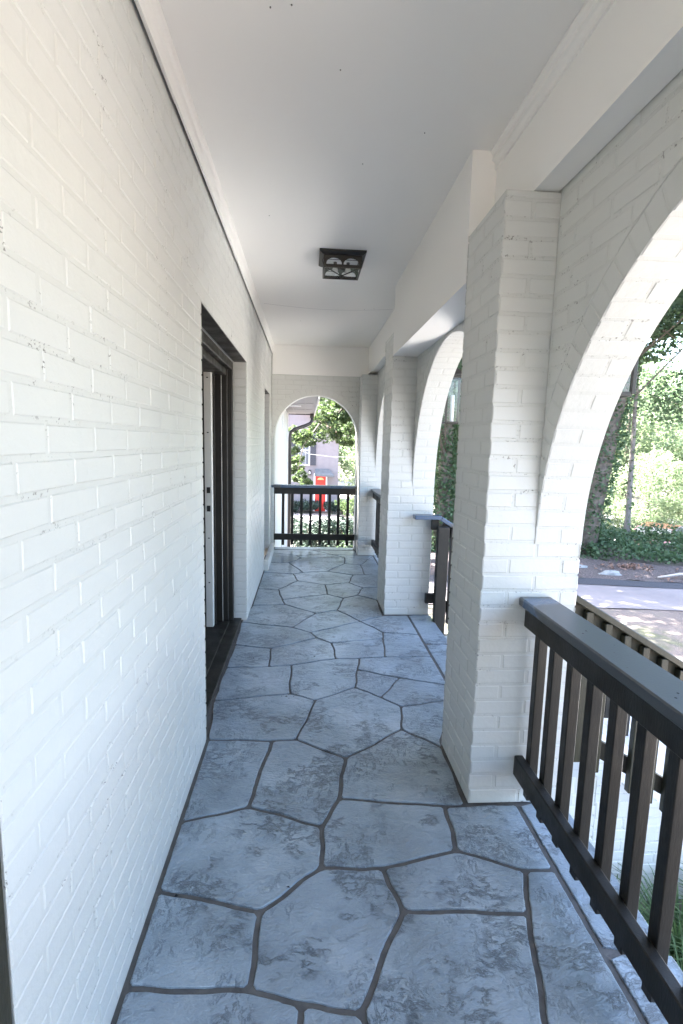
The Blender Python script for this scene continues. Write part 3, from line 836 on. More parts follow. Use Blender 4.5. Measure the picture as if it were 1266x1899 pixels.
# ------------------------------------------------------------------ ceiling and roof over the porch
mb = MB()
n = 40; yc = [-2.6 + (7.06 + 2.6) * i / n for i in range(n + 1)]
for i in range(n):
    a, b = yc[i], yc[i + 1]
    mb.quad([(-0.70, a, ZC), (-0.70, b, ZC), (0.92, b, ZC), (0.92, a, ZC)])
ceil = mb.build('porch_ceiling', M['board'])
tag(ceil, 'smooth white painted porch ceiling with one thin seam', 'ceiling', kind='structure')
mb = MB(); prev = None
pts = []
for i in range(25):
    x = -0.42 + i * (0.80 + 0.42) / 24
    pts.append((x, 5.0 + 0.16 * math.sin(PI * (i / 24) * 0.9 + .1) * 0.9, ZC - .0012))
for p, q in zip(pts[:-1], pts[1:]):
    mb.quad([(p[0], p[1] - .003, p[2]), (q[0], q[1] - .003, q[2]), (q[0], q[1] + .003, q[2]), (p[0], p[1] + .003, p[2])])
sm = mb.build('ceiling_seam', M['soffit'], ceil)
mb = MB(); rr = random.Random(4)
for i in range(9):
    x, y = rr.uniform(-.3, .7), rr.uniform(1.2, 6)
    mb.tube([(x, y, ZC - .0025), (x, y, ZC + .001)], 0.0025, 8)
mb.build('nail_head', M['steel'], ceil)
mb = MB()
mb.box((-4.2, -2.8, 2.80), (1.75, 7.35, 2.95), 0)
mb.box((1.72, -2.8, 2.62), (1.80, 7.35, 2.96), 1)
mb.box((1.112, -2.8, 2.60), (1.715, 7.35, 2.63), 2)
for (x0, z0), (x1, z1) in (((1.82, 2.93), (-1.2, 4.3)), ((-1.2, 4.3), (-4.3, 2.93))):
    mb.quad([(x0, -2.9, z0 + .05), (x0, 7.4, z0 + .05), (x1, 7.4, z1 + .05), (x1, -2.9, z1 + .05)], 0)
rf = mb.build('porch_roof', [M['shingle'], M['gutter'], M['soffit']])
tag(rf, 'shingled roof and grey eave over the porch', 'roof')

# ------------------------------------------------------------------ railings
def railing(label, x, y0, y1, x_dir=1, axis='Y', bal=None, mat=None, capmat=None):
    """straight porch railing; local frame: s runs along it, t points outwards"""
    cen = (x, (y0 + y1) / 2, 0) if axis == 'Y' else ((y0 + y1) / 2, x, 0)
    root = empty('porch_railing', cen, label, 'railing', 'dark brown railings in the arches')
    def bx(m, s0, s1, t0, t1, z0, z1, c=.004):
        if axis == 'Y': m.cbox((x + x_dir * t0, s0, z0), (x + x_dir * t1, s1, z1), c)
        else: m.cbox((s0, x + x_dir * t0, z0), (s1, x + x_dir * t1, z1), c)
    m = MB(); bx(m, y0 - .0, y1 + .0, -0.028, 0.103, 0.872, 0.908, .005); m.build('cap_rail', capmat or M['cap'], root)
    s_ = y0 + .12
    while s_ < y1 - .05:
        for t_ in (-.005, .018):
            m = MB(); p_ = (x + x_dir * (t_ + .02), s_ + t_, .9085) if axis == 'Y' else (s_ + t_, x + x_dir * (t_ + .02), .9085)
            m.tube([p_, (p_[0], p_[1], .9072)], .0032, 8); m.build('screw', M['black'], root)
        s_ += .42
    m = MB(); bx(m, y0, y1, 0.0, 0.038, 0.783, 0.8715); m.build('top_rail', M['rail'], root)
    m = MB(); bx(m, y0, y1, 0.0, 0.038, 0.135, 0.222); m.build('bottom_rail', M['rail'], root)
    for i, s in enumerate(bal):
        m = MB(); k = rnd.uniform(-.006, .006); tw = rnd.uniform(-.003, .003)
        bx(m, s - .019 + tw, s + .019 + tw, 0.0385, 0.077, 0.055 + k, 0.8712, .003); m.build('baluster', M['rail'], root)
    return root
bA = [1.885 - .1277 * i for i in range(17)]
railing('dark brown railing in the nearest arch, with a wide worn cap rail', 0.885, -0.27, 1.926, 1, 'Y', bA)
bC = [4.83 + .128 * i for i in range(15)]
railing('dark brown railing in the narrow far arch, between the middle and last pilasters', 0.885, 4.765, 6.716, 1, 'Y', bC)
bE = [-0.452 + .1297 * i for i in range(9)]
endr = railing('dark brown railing closing the round arch at the far end, seen square on', 7.062, -0.481, 0.708, 1, 'X', bE)
# a few bent nails / worn blocks are left out on purpose: too small to read

# ------------------------------------------------------------------ steps with stepped cheek and rails
steps = empty('brick_steps', (1.8, 3.4, -1.1), 'white painted brick steps going down to the yard outside the middle arch', 'steps')
R0, TR = 0.155, 0.262
x = 1.122
SY0, SY1 = 2.51, 4.22
for k in range(6):
    z = -R0 * (k + 1); xa, xb = x + TR * k, x + TR * (k + 1)
    mb = MB()
    mb.box((xa + .001, SY0 + .004, GZ - .2), (xb - .004, SY1 - .004, z - .004), 1)
    lay(mb, (xa, SY0, z - .004), (0, -1, 0), (1, 0, 0), (0, 0, 1), -(SY1 - SY0), 0, 0, TR, pu=0.0695, pv=TR)
    lay(mb, (xa, SY0 + .004, 0), (1, 0, 0), (0, 0, 1), (0, -1, 0), 0, TR, z - .1, z, pu=.0655 * 2, pv=.105, vph=z - .105)
    lay(mb, (xa, SY0 + .004, 0), (1, 0, 0), (0, 0, 1), (0, -1, 0), 0, TR, GZ - .1, z - .105, pu=.2155, pv=.0664, vph=z - .105, ph=0.1 * k - xa)
    lay(mb, (xb - .004, SY0, 0), (0, 1, 0), (0, 0, 1), (1, 0, 0), 0, SY1 - SY0, z - R0, z, pu=.0695, pv=R0, vph=z)
    mb.build('tread', [M['brick'], M['joint']], steps)

def stair_rail(label, y, near, x1=2.95):
    """descending rail in the plane Y=y ; balusters are nailed to its outer (near) face"""
    root = empty('stair_railing', (1.2, y, 0), label, 'stair railing', 'railings either side of the brick steps')
    sl = -R0 / TR; ang = math.atan(sl)
    sgn = -1 if near else -1
    X0 = 1.13
    def sloped(m, xa, xb, ya, yb, z0, h, c=.003):
        L = (xb - xa) / math.cos(ang)
        T = Matrix.Translation((xa, 0, z0 + sl * (xa - X0))) @ Matrix.Rotation(-ang, 4, 'Y')
        m.cbox((0, ya, 0), (L, yb, h), c, 0, T)
    m = MB(); sloped(m, X0, x1, y - .045, y + .065, 0.872, .036, .005)
    m.cbox((0.915, y - .045, .878), (X0 + .012, y + .065, .912), .004); m.build('cap_rail', M['olive'] if near else M['cap'], root)
    m = MB(); sloped(m, X0, x1, y, y + .038, 0.772, .098); m.cbox((0.915 if near else 1.07, y, .785), (X0, y + .038, .877), .003); m.build('top_rail', M['olive'] if near else M['rail'], root)
    m = MB(); sloped(m, X0, x1, y, y + .038, 0.115, .088); m.cbox((1.045 if not near else 1.0, y, .135), (X0, y + .038, .222), .003); m.build('bottom_rail', M['rail'], root)
    n = int((x1 - X0) / .108)
    for i in range(n):
        xx = X0 + .12 + .108 * i; zz = sl * (xx - X0)
        m = MB(); m.cbox((xx - .019, y - .0395, 0.035 + zz), (xx + .019, y - .0005, 0.868 + zz), .003)
        m.build('baluster', M['olive'] if near else M['rail'], root)
    for xx in (1.15, x1 - .05):
        m = MB(); m.cbox((xx - .048, y + (-.10 if not near else .0385), sl * (xx - X0) - (.32 if xx < 2 else .2)), (xx + .048, y + (-.04 if not near else .12), 0.865 + sl * (xx + .05 - X0)), .004); m.build('post', M['rail'], root)
    return root
stair_rail('olive brown stair railing sloping down beyond the nearest railing', 2.47, True)
stair_rail('dark brown stair railing with a stout post against the middle pilaster', 4.22, False)

# ------------------------------------------------------------------ ceiling lantern
def ceiling_lantern():
    cx, cy = 0.222, 3.735
    root = empty('ceiling_lantern', (cx, cy, ZC), 'square dark bronze flush lantern with arched panes on the porch ceiling', 'ceiling lantern')
    m = MB(); h = .157
    vs = []
    for (s, z) in ((h, ZC - .001), (h, ZC - .012), (h - .02, ZC - .026), (.122, ZC - .028)):
        for (ax, ay) in ((-1, -1), (1, -1), (1, 1), (-1, 1)): vs.append((cx + ax * s, cy + ay * s, z))
    fs = []
    for r in range(3):
        for k in range(4): fs.append((r * 4 + k, r * 4 + (k + 1) % 4, (r + 1) * 4 + (k + 1) % 4, (r + 1) * 4 + k))
    fs.append((12, 13, 14, 15)); m.add(vs, fs); m.build('canopy', M['bronze'], root)
    zb, zt, w = ZC - .108, ZC - .029, .122
    fr = MB()
    for ax in (-1, 1):
        for ay in (-1, 1): fr.cbox((cx + ax * w - .006, cy + ay * w - .006, zb), (cx + ax * w + .006, cy + ay * w + .006, zt), .001)
    for ax in (-1, 1):
        fr.cbox((cx + ax * w - .0055, cy - w, zb), (cx + ax * w + .0055, cy + w, zb + .011), .001)
        fr.cbox((cx - w, cy + ax * w - .0055, zb), (cx + w, cy + ax * w + .0055, zb + .0108), .001)
    fr.tube([(cx - w, cy - w, zb + .005), (cx, cy, zb - .014), (cx + w, cy + w, zb + .005)], .004, 6)
    fr.tube([(cx - w, cy + w, zb + .006), (cx, cy, zb - .0135), (cx + w, cy - w, zb + .006)], .004, 6)
    # small side hooks
    for ax in (-1, 1): fr.tube([(cx + ax * (w + .004), cy - .1, zt - .01), (cx + ax * (w + .016), cy - .1, zt - .03), (cx + ax * (w + .006), cy - .1, zt - .05)], .0025, 6)
    fr.build('cage', M['bronze'], root)
    rf_ = MB(); rf_.box((cx - .112, cy - .112, zt - .004), (cx + .112, cy + .112, zt - .0005)); rf_.build('reflector', M['white'], root)
    for side in range(4):               # plates pierced by two arches on each side
        p = MB(); M4 = Matrix.Translation((cx, cy, 0)) @ Matrix.Rotation(side * PI / 2, 4, 'Z')
        n = 14; zz0, zz1 = zb + .022, zt
        p.box((-w, -w - .003, zb + .0112), (w, -w + .001, zz0), 0, M4)
        for c in (-.058, .058):
            r = .052
            pts = [(c - r * math.cos(PI * i / n), zz0 + .004 + .036 * math.sin(PI * i / n)) for i in range(n + 1)]
            for (a, za), (b, z2) in zip(pts[:-1], pts[1:]):
                p.quad([M4 @ Vector((a, -w - .002, za)), M4 @ Vector((b, -w - .002, z2)), M4 @ Vector((b, -w - .002, zz1)), M4 @ Vector((a, -w - .002, zz1))])
        for (a, b) in ((-w, -.110), (-.006, .006), (.110, w)):
            p.box((a, -w - .003, zz0), (b, -w + .001, zz1), 0, M4)
        p.box((-w, -w - .0025, zz0 + .028), (w, -w - .0005, zz0 + .031), 0, M4)
        p.build('arched_plate', M['bronze'], root)
        g = MB(); g.quad([M4 @ Vector(q) for q in ((-w + .006, -w + .004, zb + .012), (w - .006, -w + .004, zb + .012), (w - .006, -w + .004, zt), (-w + .006, -w + .004, zt))])
        g.build('glass_pane', M['seeded'], root)
    g = MB(); g.quad([(cx - w + .004, cy - w + .004, zb + .010), (cx + w - .004, cy - w + .004, zb + .010), (cx + w - .004, cy + w - .004, zb + .010), (cx - w + .004, cy + w - .004, zb + .010)])
    g.build('glass_pane', M['seeded'], root)
    fn = MB(); fn.tube([(cx, cy, zb - .006), (cx, cy, zb - .018), (cx, cy, zb - .023), (cx, cy, zb - .028), (cx, cy, zb - .032)], [.008, .011, .006, .008, .002], 10)
    fn.build('finial', M['bronze'], root, True)
    for ax in (-.045, .045):
        s = MB(); s.tube([(cx + ax, cy, zt), (cx + ax, cy, zt - .03)], .012, 10); so_ = s.build('socket', M['bronze'], root, True)
        s = MB(); s.tube([(cx + ax, cy, zt - .03), (cx + ax, cy, zt - .04), (cx + ax, cy, zt - .06), (cx + ax, cy, zt - .075), (cx + ax, cy, zt - .08)], [.010, .016, .022, .016, .004], 12)
        s.build('bulb', M['bulb'], root, True)
ceiling_lantern()

# ------------------------------------------------------------------ wall lanterns outside
def wall_lantern(cy, label, zc=1.90):
    root = empty('wall_lantern', (XA1 + .005, cy, zc), label, 'wall lantern', 'bronze wall lanterns outside the arcade')
    x0, x1 = 1.20, 1.345; y0, y1 = cy - .07, cy + .07; zb, zt = zc - .20, zc + .19
    m = MB(); m.cbox((XA1 + .006, cy - .05, zc - .12), (XA1 + .028, cy + .05, zc + .16), .004); m.build('back_plate', M['bronze'], root)
    m = MB(); m.cbox((XA1 + .028, cy - .012, zt - .03), (x0 + .01, cy + .012, zt - .006), .003); m.build('bracket', M['bronze'], root)
    m = MB(); m.cbox((XA1 + .028, cy - .008, zb + .03), (x0, cy + .008, zb + .045), .003); m.build('bracket', M['bronze'], root)
    m = MB()
    for x in (x0, x1):
        for y in (y0, y1): m.cbox((x - .009, y - .009, zb), (x + .009, y + .009, zt), .002)
    for z in (zb, zt):
        for y in (y0, y1): m.cbox((x0 + .009, y - .008, z - .009), (x1 - .009, y + .008, z + .009), .002)
        for x in (x0, x1): m.cbox((x - .008, y0 + .009, z - .009), (x + .008, y1 - .009, z + .009), .002)
    m.cbox((x0 + .008, cy - .01, zb - .005), (x1 - .008, cy + .01, zb + .006), .002)
    m.build('cage', M['bronze'], root)
    m = MB(); xc = (x0 + x1) / 2
    ring = [(x0 - .02, y0 - .02), (x1 + .02, y0 - .02), (x1 + .02, y1 + .02), (x0 - .02, y1 + .02)]
    vs = [(x, y, zt + .009) for x, y in ring] + [(x, y, zt + .02) for x, y in ring] + [(xc - .02, cy - .02, zt + .08), (xc + .02, cy - .02, zt + .08), (xc + .02, cy + .02, zt + .08), (xc - .02, cy + .02, zt + .08)]
    m.add(vs, [(0, 3, 2, 1)] + [(r + k, r + (k + 1) % 4, r + 4 + (k + 1) % 4, r + 4 + k) for r in (0, 4) for k in range(4)] + [(8, 9, 10, 11)])
    m.build('roof_cap', M['bronze'], root)
    m = MB(); m.tube([(xc, cy, zb + .01), (xc, cy, zb + .24)], .016, 12); m.build('candle_sleeve', M['candle'], root, True)
    m = MB()
    for y in (y0, y1): m.quad([(x0 + .01, y, zb + .01), (x1 - .01, y, zb + .01), (x1 - .01, y, zt - .01), (x0 + .01, y, zt - .01)])
    for x in (x0, x1): m.quad([(x, y0 + .01, zb + .01), (x, y1 - .01, zb + .01), (x, y1 - .01, zt - .01), (x, y0 + .01, zt - .01)])
    m.build('glass_pane', M['glass'], root)
wall_lantern(4.50, 'bronze wall lantern with a pale candle tube, seen through the middle arch')
wall_lantern(2.15, 'dark wall lantern whose corner peeps past the edge of the nearest arch', 1.93)

# ------------------------------------------------------------------ foliage builders
def leaves_mesh(name, C, size, mat, parent=None, seed=0, flat=0.0, aspect=0.62, smooth=False):
    """C: (n,3) leaf centres ; each leaf a bent diamond of four corners"""
    C = np.asarray(C, float); n = len(C); g = np.random.default_rng(seed)
    d = g.normal(size=(n, 3)); d[:, 2] *= 0.6; d /= np.linalg.norm(d, axis=1)[:, None]
    nn = g.normal(size=(n, 3)); nn[:, 2] += 0.6 + flat
    s = np.cross(d, nn); s /= np.linalg.norm(s, axis=1)[:, None]
    up = np.cross(s, d)
    sz = size * g.uniform(0.6, 1.25, n)[:, None]
    a = C - d * sz * .5; b = C + s * sz * aspect * .5 + up * sz * .1 - d * sz * .05
    c = C + d * sz * .5; e = C - s * sz * aspect * .5 + up * sz * .1 - d * sz * .05
    V = np.stack([a, b, c, e], 1).reshape(-1, 3)
    if parent is not None:
        off = Vector((0, 0, 0)); q = parent
        while q is not None: off += Vector(q.location); q = q.parent
        V = V - np.array(off)
    me = bpy.data.meshes.new(name)
    me.vertices.add(4 * n); me.vertices.foreach_set('co', V.ravel())
    me.loops.add(4 * n); me.loops.foreach_set('vertex_index', np.arange(4 * n, dtype=np.int32))
    me.polygons.add(n); me.polygons.foreach_set('loop_start', np.arange(0, 4 * n, 4, dtype=np.int32))
    me.polygons.foreach_set('loop_total', np.full(n, 4, dtype=np.int32))
    me.materials.append(mat); me.update(calc_edges=True); me.validate()
    o = bpy.data.objects.new(name, me); COL.objects.link(o)
    if parent is not None: o.parent = parent
    return o

def clumps(g, centres, rad, per, squash=0.7):
    out = []
    for c in centres:
        r = rad * g.uniform(0.6, 1.3)
        p = g.normal(size=(per, 3)); p /= np.linalg.norm(p, axis=1)[:, None]
        p *= (g.uniform(0.15, 1, per) ** 0.45)[:, None] * r; p[:, 2] *= squash
        out.append(np.array(c) + p)
    return np.concatenate(out)

def tree(name, label, cat, x, y, h, r0, crown_z, crown_r, ncl, per, lsz, mat, seed, group=None, bark='bark', lean=(0, 0), crown_h=None, z0=None, hollow=0.25, ivy=0, cr=None):
    g = np.random.default_rng(seed); rr = random.Random(seed)
    zb = gh(x, y) if z0 is None else z0
    root = empty(name, (x, y, zb), label, cat, group)
    m = MB(); n = 9
    path = [(x + lean[0] * t + .06 * h * .1 * math.sin(3 * t + seed), y + lean[1] * t, zb - .1 + h * t) for t in [i / n for i in range(n + 1)]]
    m.tube(path, [r0 * (1.25 if i == 0 else 1) * (1 - .72 * i / n) for i in range(n + 1)], 10)
    ch = crown_h or crown_r * 1.1
    cs = []
    for k in range(ncl):
        u = g.normal(size=3); u /= np.linalg.norm(u); rad = g.uniform(hollow, 1) ** .5
        c = np.array([x + lean[0] * .8 + u[0] * crown_r * rad, y + lean[1] * .8 + u[1] * crown_r * rad, zb + crown_z + u[2] * ch * rad])
        cs.append(c)
    for c in cs[::3]:
        t = min(.95, max(.25, (c[2] - zb) / h - .18)); i = int(t * n); p = Vector(path[i]); q = Vector(c)
        mid = (p + q) / 2 + Vector((rr.uniform(-.2, .2), rr.uniform(-.2, .2), .15 * (q - p).length))
        m.tube([p, mid, q], [r0 * .10, r0 * .07, r0 * .03], 5)
    m.build('trunk', M[bark], root, True)
    P = clumps(g, cs, cr or crown_r * .30, per)
    if ivy:
        t = g.uniform(0, .8, ivy); a = g.uniform(0, 2 * PI, ivy)
        pp = np.array([np.interp(t, [i / n for i in range(n + 1)], [p[k] for p in path]) for k in range(3)]).T
        rr_ = r0 * (1.05 - .6 * t) * g.uniform(1.0, 1.7, ivy)
        iv = pp + np.stack([np.cos(a) * rr_, np.sin(a) * rr_, np.zeros(ivy)], 1)
        leaves_mesh('ivy', iv, .10, M['ivy'], root, seed + 50)
    leaves_mesh('crown', P, lsz, mat, root, seed + 1)
    return root

g0 = np.random.default_rng(21)
# the two ivy-clad trees
tree('ivy_clad_tree', 'ivy-covered leaning tree trunk at the left edge of the nearest arch view', 'tree', 7.0, 12.2, 10.5, 0.26, 8.2, 4.6, 80, 360, .19, M['oakleaf'], 31, lean=(1.6, 0.4), crown_h=3.0, ivy=5200, cr=.95)
tree('ivy_clad_tree', 'ivy-covered tree trunk standing straight in the middle arch view', 'tree', 3.4, 12.6, 10.5, 0.20, 8.2, 4.6, 80, 330, .19, M['oakleaf'], 32, ivy=7000, cr=.9)
tree('slender_tree', 'slender bare grey trunk rising from the ivy in the nearest arch view', 'tree', 9.0, 13.6, 7.4, 0.085, 6.9, 1.6, 12, 200, .15, M['oakleaf'], 33, bark='polebark', lean=(-.15, 0), ivy=260)
# maple whose branches hang across the end arch
def maple():
    root = empty('maple_tree', (3.0, 17.5, gh(3, 17.5)), 'light green maple branches hanging across the arch at the far end', 'tree')
    g = np.random.default_rng(5)
    px = [(598, 752), (612, 765), (630, 775), (645, 790), (652, 810), (622, 745), (585, 785), (602, 800), (566, 800), (618, 800), (640, 765), (655, 775), (636, 808), (575, 812), (592, 770), (610, 785),
          (545, 792), (549, 806), (546, 828), (543, 848), (553, 862), (562, 872), (549, 880), (567, 884), (556, 846), (541, 868), (561, 815), (648, 745), (635, 735), (612, 735)]
    Y = 15.0
    cs = [((u - 569) * Y / 945 + g.uniform(-.05, .05), Y + g.uniform(-.9, .9), 1.5 + (813 - v) * Y / 945) for u, v in px]
    extra = [(g.uniform(-.6, 5.5), g.uniform(13.6, 19.5), g.uniform(3.0, 6.8)) for _ in range(60)]
    m = MB()
    zb = gh(3, 17.5)
    path = [(3.0, 17.5, zb - .1), (2.95, 17.4, 0), (2.8, 17.2, 2), (2.5, 17.0, 4), (2.2, 16.6, 6)]
    m.tube(path, [.26, .2, .17, .12, .06], 10)
    for b in ([(2.85, 17.2, 1.6), (2.0, 16.3, 2.7), (1.2, 15.6, 2.6), (.4, 15.1, 2.1), (-.1, 15, 1.4), (-.25, 14.9, .7)],
              [(2.8, 17.2, 2.0), (2.0, 16.0, 3.0), (1.3, 15.0, 2.9), (.8, 14.9, 2.2)], [(2.0, 16.3, 2.7), (1.5, 15.5, 2.2), (1.2, 15.1, 1.7)]):
        m.tube(b, [.06, .045, .035, .025, .015, .01][:len(b)], 6)
    m.build('trunk', M['bark'], root, True)
    P = np.concatenate([clumps(g, cs[:16], .27, 190), clumps(g, cs[16:27], .18, 130), clumps(g, cs[27:], .28, 170), clumps(g, extra, .75, 170)])
    leaves_mesh('crown', P, .10, M['maple'], root, 3, flat=.5, aspect=.85)
maple()
tree('added_shade_tree', 'tall added tree hidden behind the middle pilaster, its crown shading the drive', 'tree', 2.42, 11.3, 11.5, .2, 9.6, 4.6, 90, 300, .2, M['oakleaf'], 35, crown_h=2.6, cr=1.0)  # added out of view so that its crown shades the drive
# loose trees round the yard (shade and background)
spec = [('dark broad tree high above the drive, its crown filling the top of the nearest arch', 11.6, 13.2, 10, 6.0, 4.4, M['oakleaf']),
        ('leafy tree right of the slender trunk, behind the ivy bank', 17.5, 17.0, 9.5, 5.6, 4.0, M['oakleaf']),
        ('dense tree beyond the middle arch, right of the straight ivy-covered trunk', 4.9, 16.8, 10, 5.6, 3.2, M['oakleaf'])]
for i, (lb, x, y, h, cz, cr_, mt) in enumerate(spec):
    tree('broadleaf_tree', lb, 'tree', x, y, h, .22, cz, cr_, 64, 380, .13, mt, 60 + i, 'trees round the yard', crown_h=cr_ * .75, cr=1.15)
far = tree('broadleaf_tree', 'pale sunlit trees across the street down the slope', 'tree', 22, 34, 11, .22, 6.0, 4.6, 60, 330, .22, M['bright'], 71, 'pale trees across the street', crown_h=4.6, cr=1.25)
for i, (x, y, s, rz) in enumerate([(13, 36, 1.0, 1.2), (29, 31, 1.1, 2.2), (17.5, 44, 1.3, 3.1), (36, 40, 1.4, .4), (27, 48, 1.5, 4.1), (8, 46, 1.2, 5.0), (40, 26, 1.2, 2.8), (45, 52, 1.7, 1.9), (12, 58, 1.7, .9), (52, 36, 1.6, 3.6), (14.5, 30, .55, .3), (19, 27, .6, 1.7), (24, 26.5, .7, 2.9), (30, 23, .8, 4.4), (11, 31, .5, 5.5), (17, 33, .7, .8)]):
    c = copy_tree(far); c.location = (x, y, gh(x, y) - (.5 if s > .9 and (x + y) % 2 > .7 else 2.6 * s)); c.scale = (s, s, s); c.rotation_euler = (0, 0, rz)
tree('broadleaf_tree', 'trees behind the neighbouring house at the far end of the view', 'tree', 5.6, 50, 8, .3, 5.6, 3.6, 50, 240, .34, M['oakleaf'], 73, 'trees behind the neighbouring house', crown_h=3.6, cr=1.3)
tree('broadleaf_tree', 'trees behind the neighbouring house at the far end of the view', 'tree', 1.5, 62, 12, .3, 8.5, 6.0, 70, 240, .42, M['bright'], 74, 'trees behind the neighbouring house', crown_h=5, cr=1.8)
# far wood closing the horizon
g = np.random.default_rng(8); P = []
for k in range(120):
    a = R(g.uniform(-25, 115)); d = g.uniform(62, 110)
    x, y = math.sin(a) * d, math.cos(a) * d
    P.append((x, y, gh(x, y) + g.uniform(0, 1) ** 1.6 * 10))
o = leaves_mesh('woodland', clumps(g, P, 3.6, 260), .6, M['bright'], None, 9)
tag(o, 'pale mass of woodland closing the horizon', 'woodland', kind='stuff')
for o_ in ():
    pass

# ivy bank
def bank():
    g = np.random.default_rng(14); n = 52000
    x = g.uniform(1.0, 26, n); t = g.uniform(0, 1, n)
    yn = np.interp(x, [1, 5.2, 8, 14, 26], [12.6, 11.6, 10.9, 10.1, 9.6]); yf = yn + 4.0
    y = yn + (yf - yn) * t + g.normal(size=n) * .15
    hump = 0.12 + 0.42 * np.clip(t * 1.6, 0, 1) + .16 * np.sin(x * 2.3 + 1.3 * y) + .1 * np.sin(x * 5.1 + y * 3)
    hump = hump * np.interp(x, [6.5, 8.5, 10, 12], [1.1, .85, .6, .5]) * (1 + .35 * np.sin(x * 1.7 + 1) * np.sin(x * 4.3) + .25 * g.normal(size=n) * (g.uniform(size=n) < .12))
    z = np.array([gh(a, b) for a, b in zip(x, y)]) + hump * g.uniform(.35, 1.05, n)
    o = leaves_mesh('ivy_ground_cover', np.stack([x, y, z], 1), .095, M['ivy'], None, 15, flat=1.0, aspect=.8)
    tag(o, 'ivy ground cover on the bank beyond the drive', 'ivy', kind='stuff')
    n = 420; x = g.uniform(2, 16, n); y = np.interp(x, [1, 5.2, 8, 14, 26], [10.5, 10.2, 9.7, 9.1, 8.5]) + g.uniform(-.5, .7, n)
    m = g.uniform(size=n) < .35
    x = np.where(m, 7.1 + g.normal(size=n) * .22, x); y = np.where(m, 10.55 + g.normal(size=n) * .12, y)
    z = np.array([gh(a, b) for a, b in zip(x, y)]) + g.uniform(.03, .08, n)
    o = leaves_mesh('fallen_leaves', np.stack([x, y, z], 1), .09, M['deadleaf'], None, 16, flat=2.5)
    tag(o, 'pinkish dead leaves scattered over the mulch bed', 'leaves', kind='stuff')
bank()
# shrubs below the end railing, each its own plant
def shrub(x, y, r, h, seed, label, mat='shrub', per=420, lsz=.10, name='shrub', group='shrubs beyond the end railing'):
    root = empty(name, (x, y, gh(x, y)), label, 'shrub', group)
    g = np.random.default_rng(seed); zb = gh(x, y); m = MB()
    for k in range(6):
        a = k * 1.05; m.tube([(x, y, zb - .05), (x + .3 * r * math.cos(a), y + .3 * r * math.sin(a), zb + h * .5), (x + .6 * r * math.cos(a), y + .6 * r * math.sin(a), zb + h * .85)], [.03, .02, .008], 5)
    m.build('stem', M['bark'], root)
    cs = [(x + g.normal() * r * .42, y + g.normal() * r * .42, zb + h * g.uniform(.3, .9)) for _ in range(14)]
    leaves_mesh('foliage', clumps(g, cs, r * .45, per // 3), lsz, M[mat], root, seed)
sp = [(0.25, 15.0, .8, .7), (1.2, 14.2, .8, .75), (1.9, 15.6, .9, .8), (0.9, 16.8, .9, .8), (0.0, 18.2, 1.0, .8), (1.8, 18.4, 1.0, .9), (0.8, 20.2, 1.1, .9), (2.4, 20.8, 1.1, .9), (-.2, 21.8, 1.0, .7), (1.5, 12.4, .7, .6), (1.6, 22.8, 1.0, .8)]
for i, (x, y, r, h) in enumerate(sp):
    h = max(.5, 1.5 - (962 - 815) * y / 945 - gh(x, y))
    shrub(x, y, r, h, 200 + i, 'dark green shrub in the planting below the end railing')
shrub(3.2, 31.5, 1.1, 2.0, 230, 'yellow-green shrub at the corner of the neighbouring house', 'maple', 500, .16, group='shrubs by the neighbouring house')
for i, (x, y) in enumerate([(-.9, 34.2), (-.2, 34.1), (.3, 34.2), (1.75, 33.9), (2.4, 33.6), (3.2, 33.0)]):
    shrub(x, y, .6, .75, 240 + i, 'low dark shrub at the foot of the neighbouring house', 'shrub', 300, .12, group='low shrubs by the neighbouring house')
# understory bushes behind the ivy crest
for i, (x, y, r, h) in enumerate([(8.2, 15.4, .9, 1.1), (13.5, 14.5, 1.1, 1.7), (15.5, 13.2, 1.2, 2.0), (6.2, 15.2, .9, 1.2)]):
    shrub(x, y, r, h, 260 + i, ['loose bush behind the slender trunk', 'leafy bush right of the parked dark red car', 'tall leafy bush at the right edge behind the ivy', 'bush beside the leaning ivy-covered trunk'][i], 'oakleaf', 560, .12, group='bushes along the ivy crest')

# liriope clumps at the foot of the steps
def liriope(x, y, seed, label):
    g = np.random.default_rng(seed); m = MB(); z0 = GZ
    for k in range(170):
        a = g.uniform(0, 2 * PI); L = g.uniform(.35, .62); lean = g.uniform(.25, 1.0); r0 = g.uniform(0, .07)
        bx, by = x + r0 * math.cos(a), y + r0 * math.sin(a); w = g.uniform(.004, .007)
        tx, ty = -math.sin(a) * w, math.cos(a) * w; prev = None; base = len(m.v); vs = []
        for i in range(6):
            t = i / 5; rr_ = L * lean * t; z = z0 + L * (1.25 * t - (.35 + .75 * lean) * t * t); k_ = (1 - t * .85)
            cx_, cy_ = bx + math.cos(a) * rr_, by + math.sin(a) * rr_
            vs += [(cx_ - tx * k_, cy_ - ty * k_, z), (cx_ + tx * k_, cy_ + ty * k_, z)]
        m.add(vs, [(2 * i, 2 * i + 1, 2 * i + 3, 2 * i + 2) for i in range(5)])
    o = m.build('liriope_plant', M['liri']); tag(o, label, 'plant', 'grassy plants beside the steps'); return o
k = 0
for (x, y) in [(1.55, 2.15), (1.95, 2.18), (1.75, 1.85), (2.15, 1.95), (1.45, 1.75), (1.95, 1.6), (1.55, 1.4), (2.3, 1.65), (1.75, 1.25), (2.1, 1.3), (1.5, 1.05), (2.35, 2.25)]:
    liriope(x, y, 300 + k, 'arching tuft of grassy leaves in the bed below the nearest railing'); k += 1

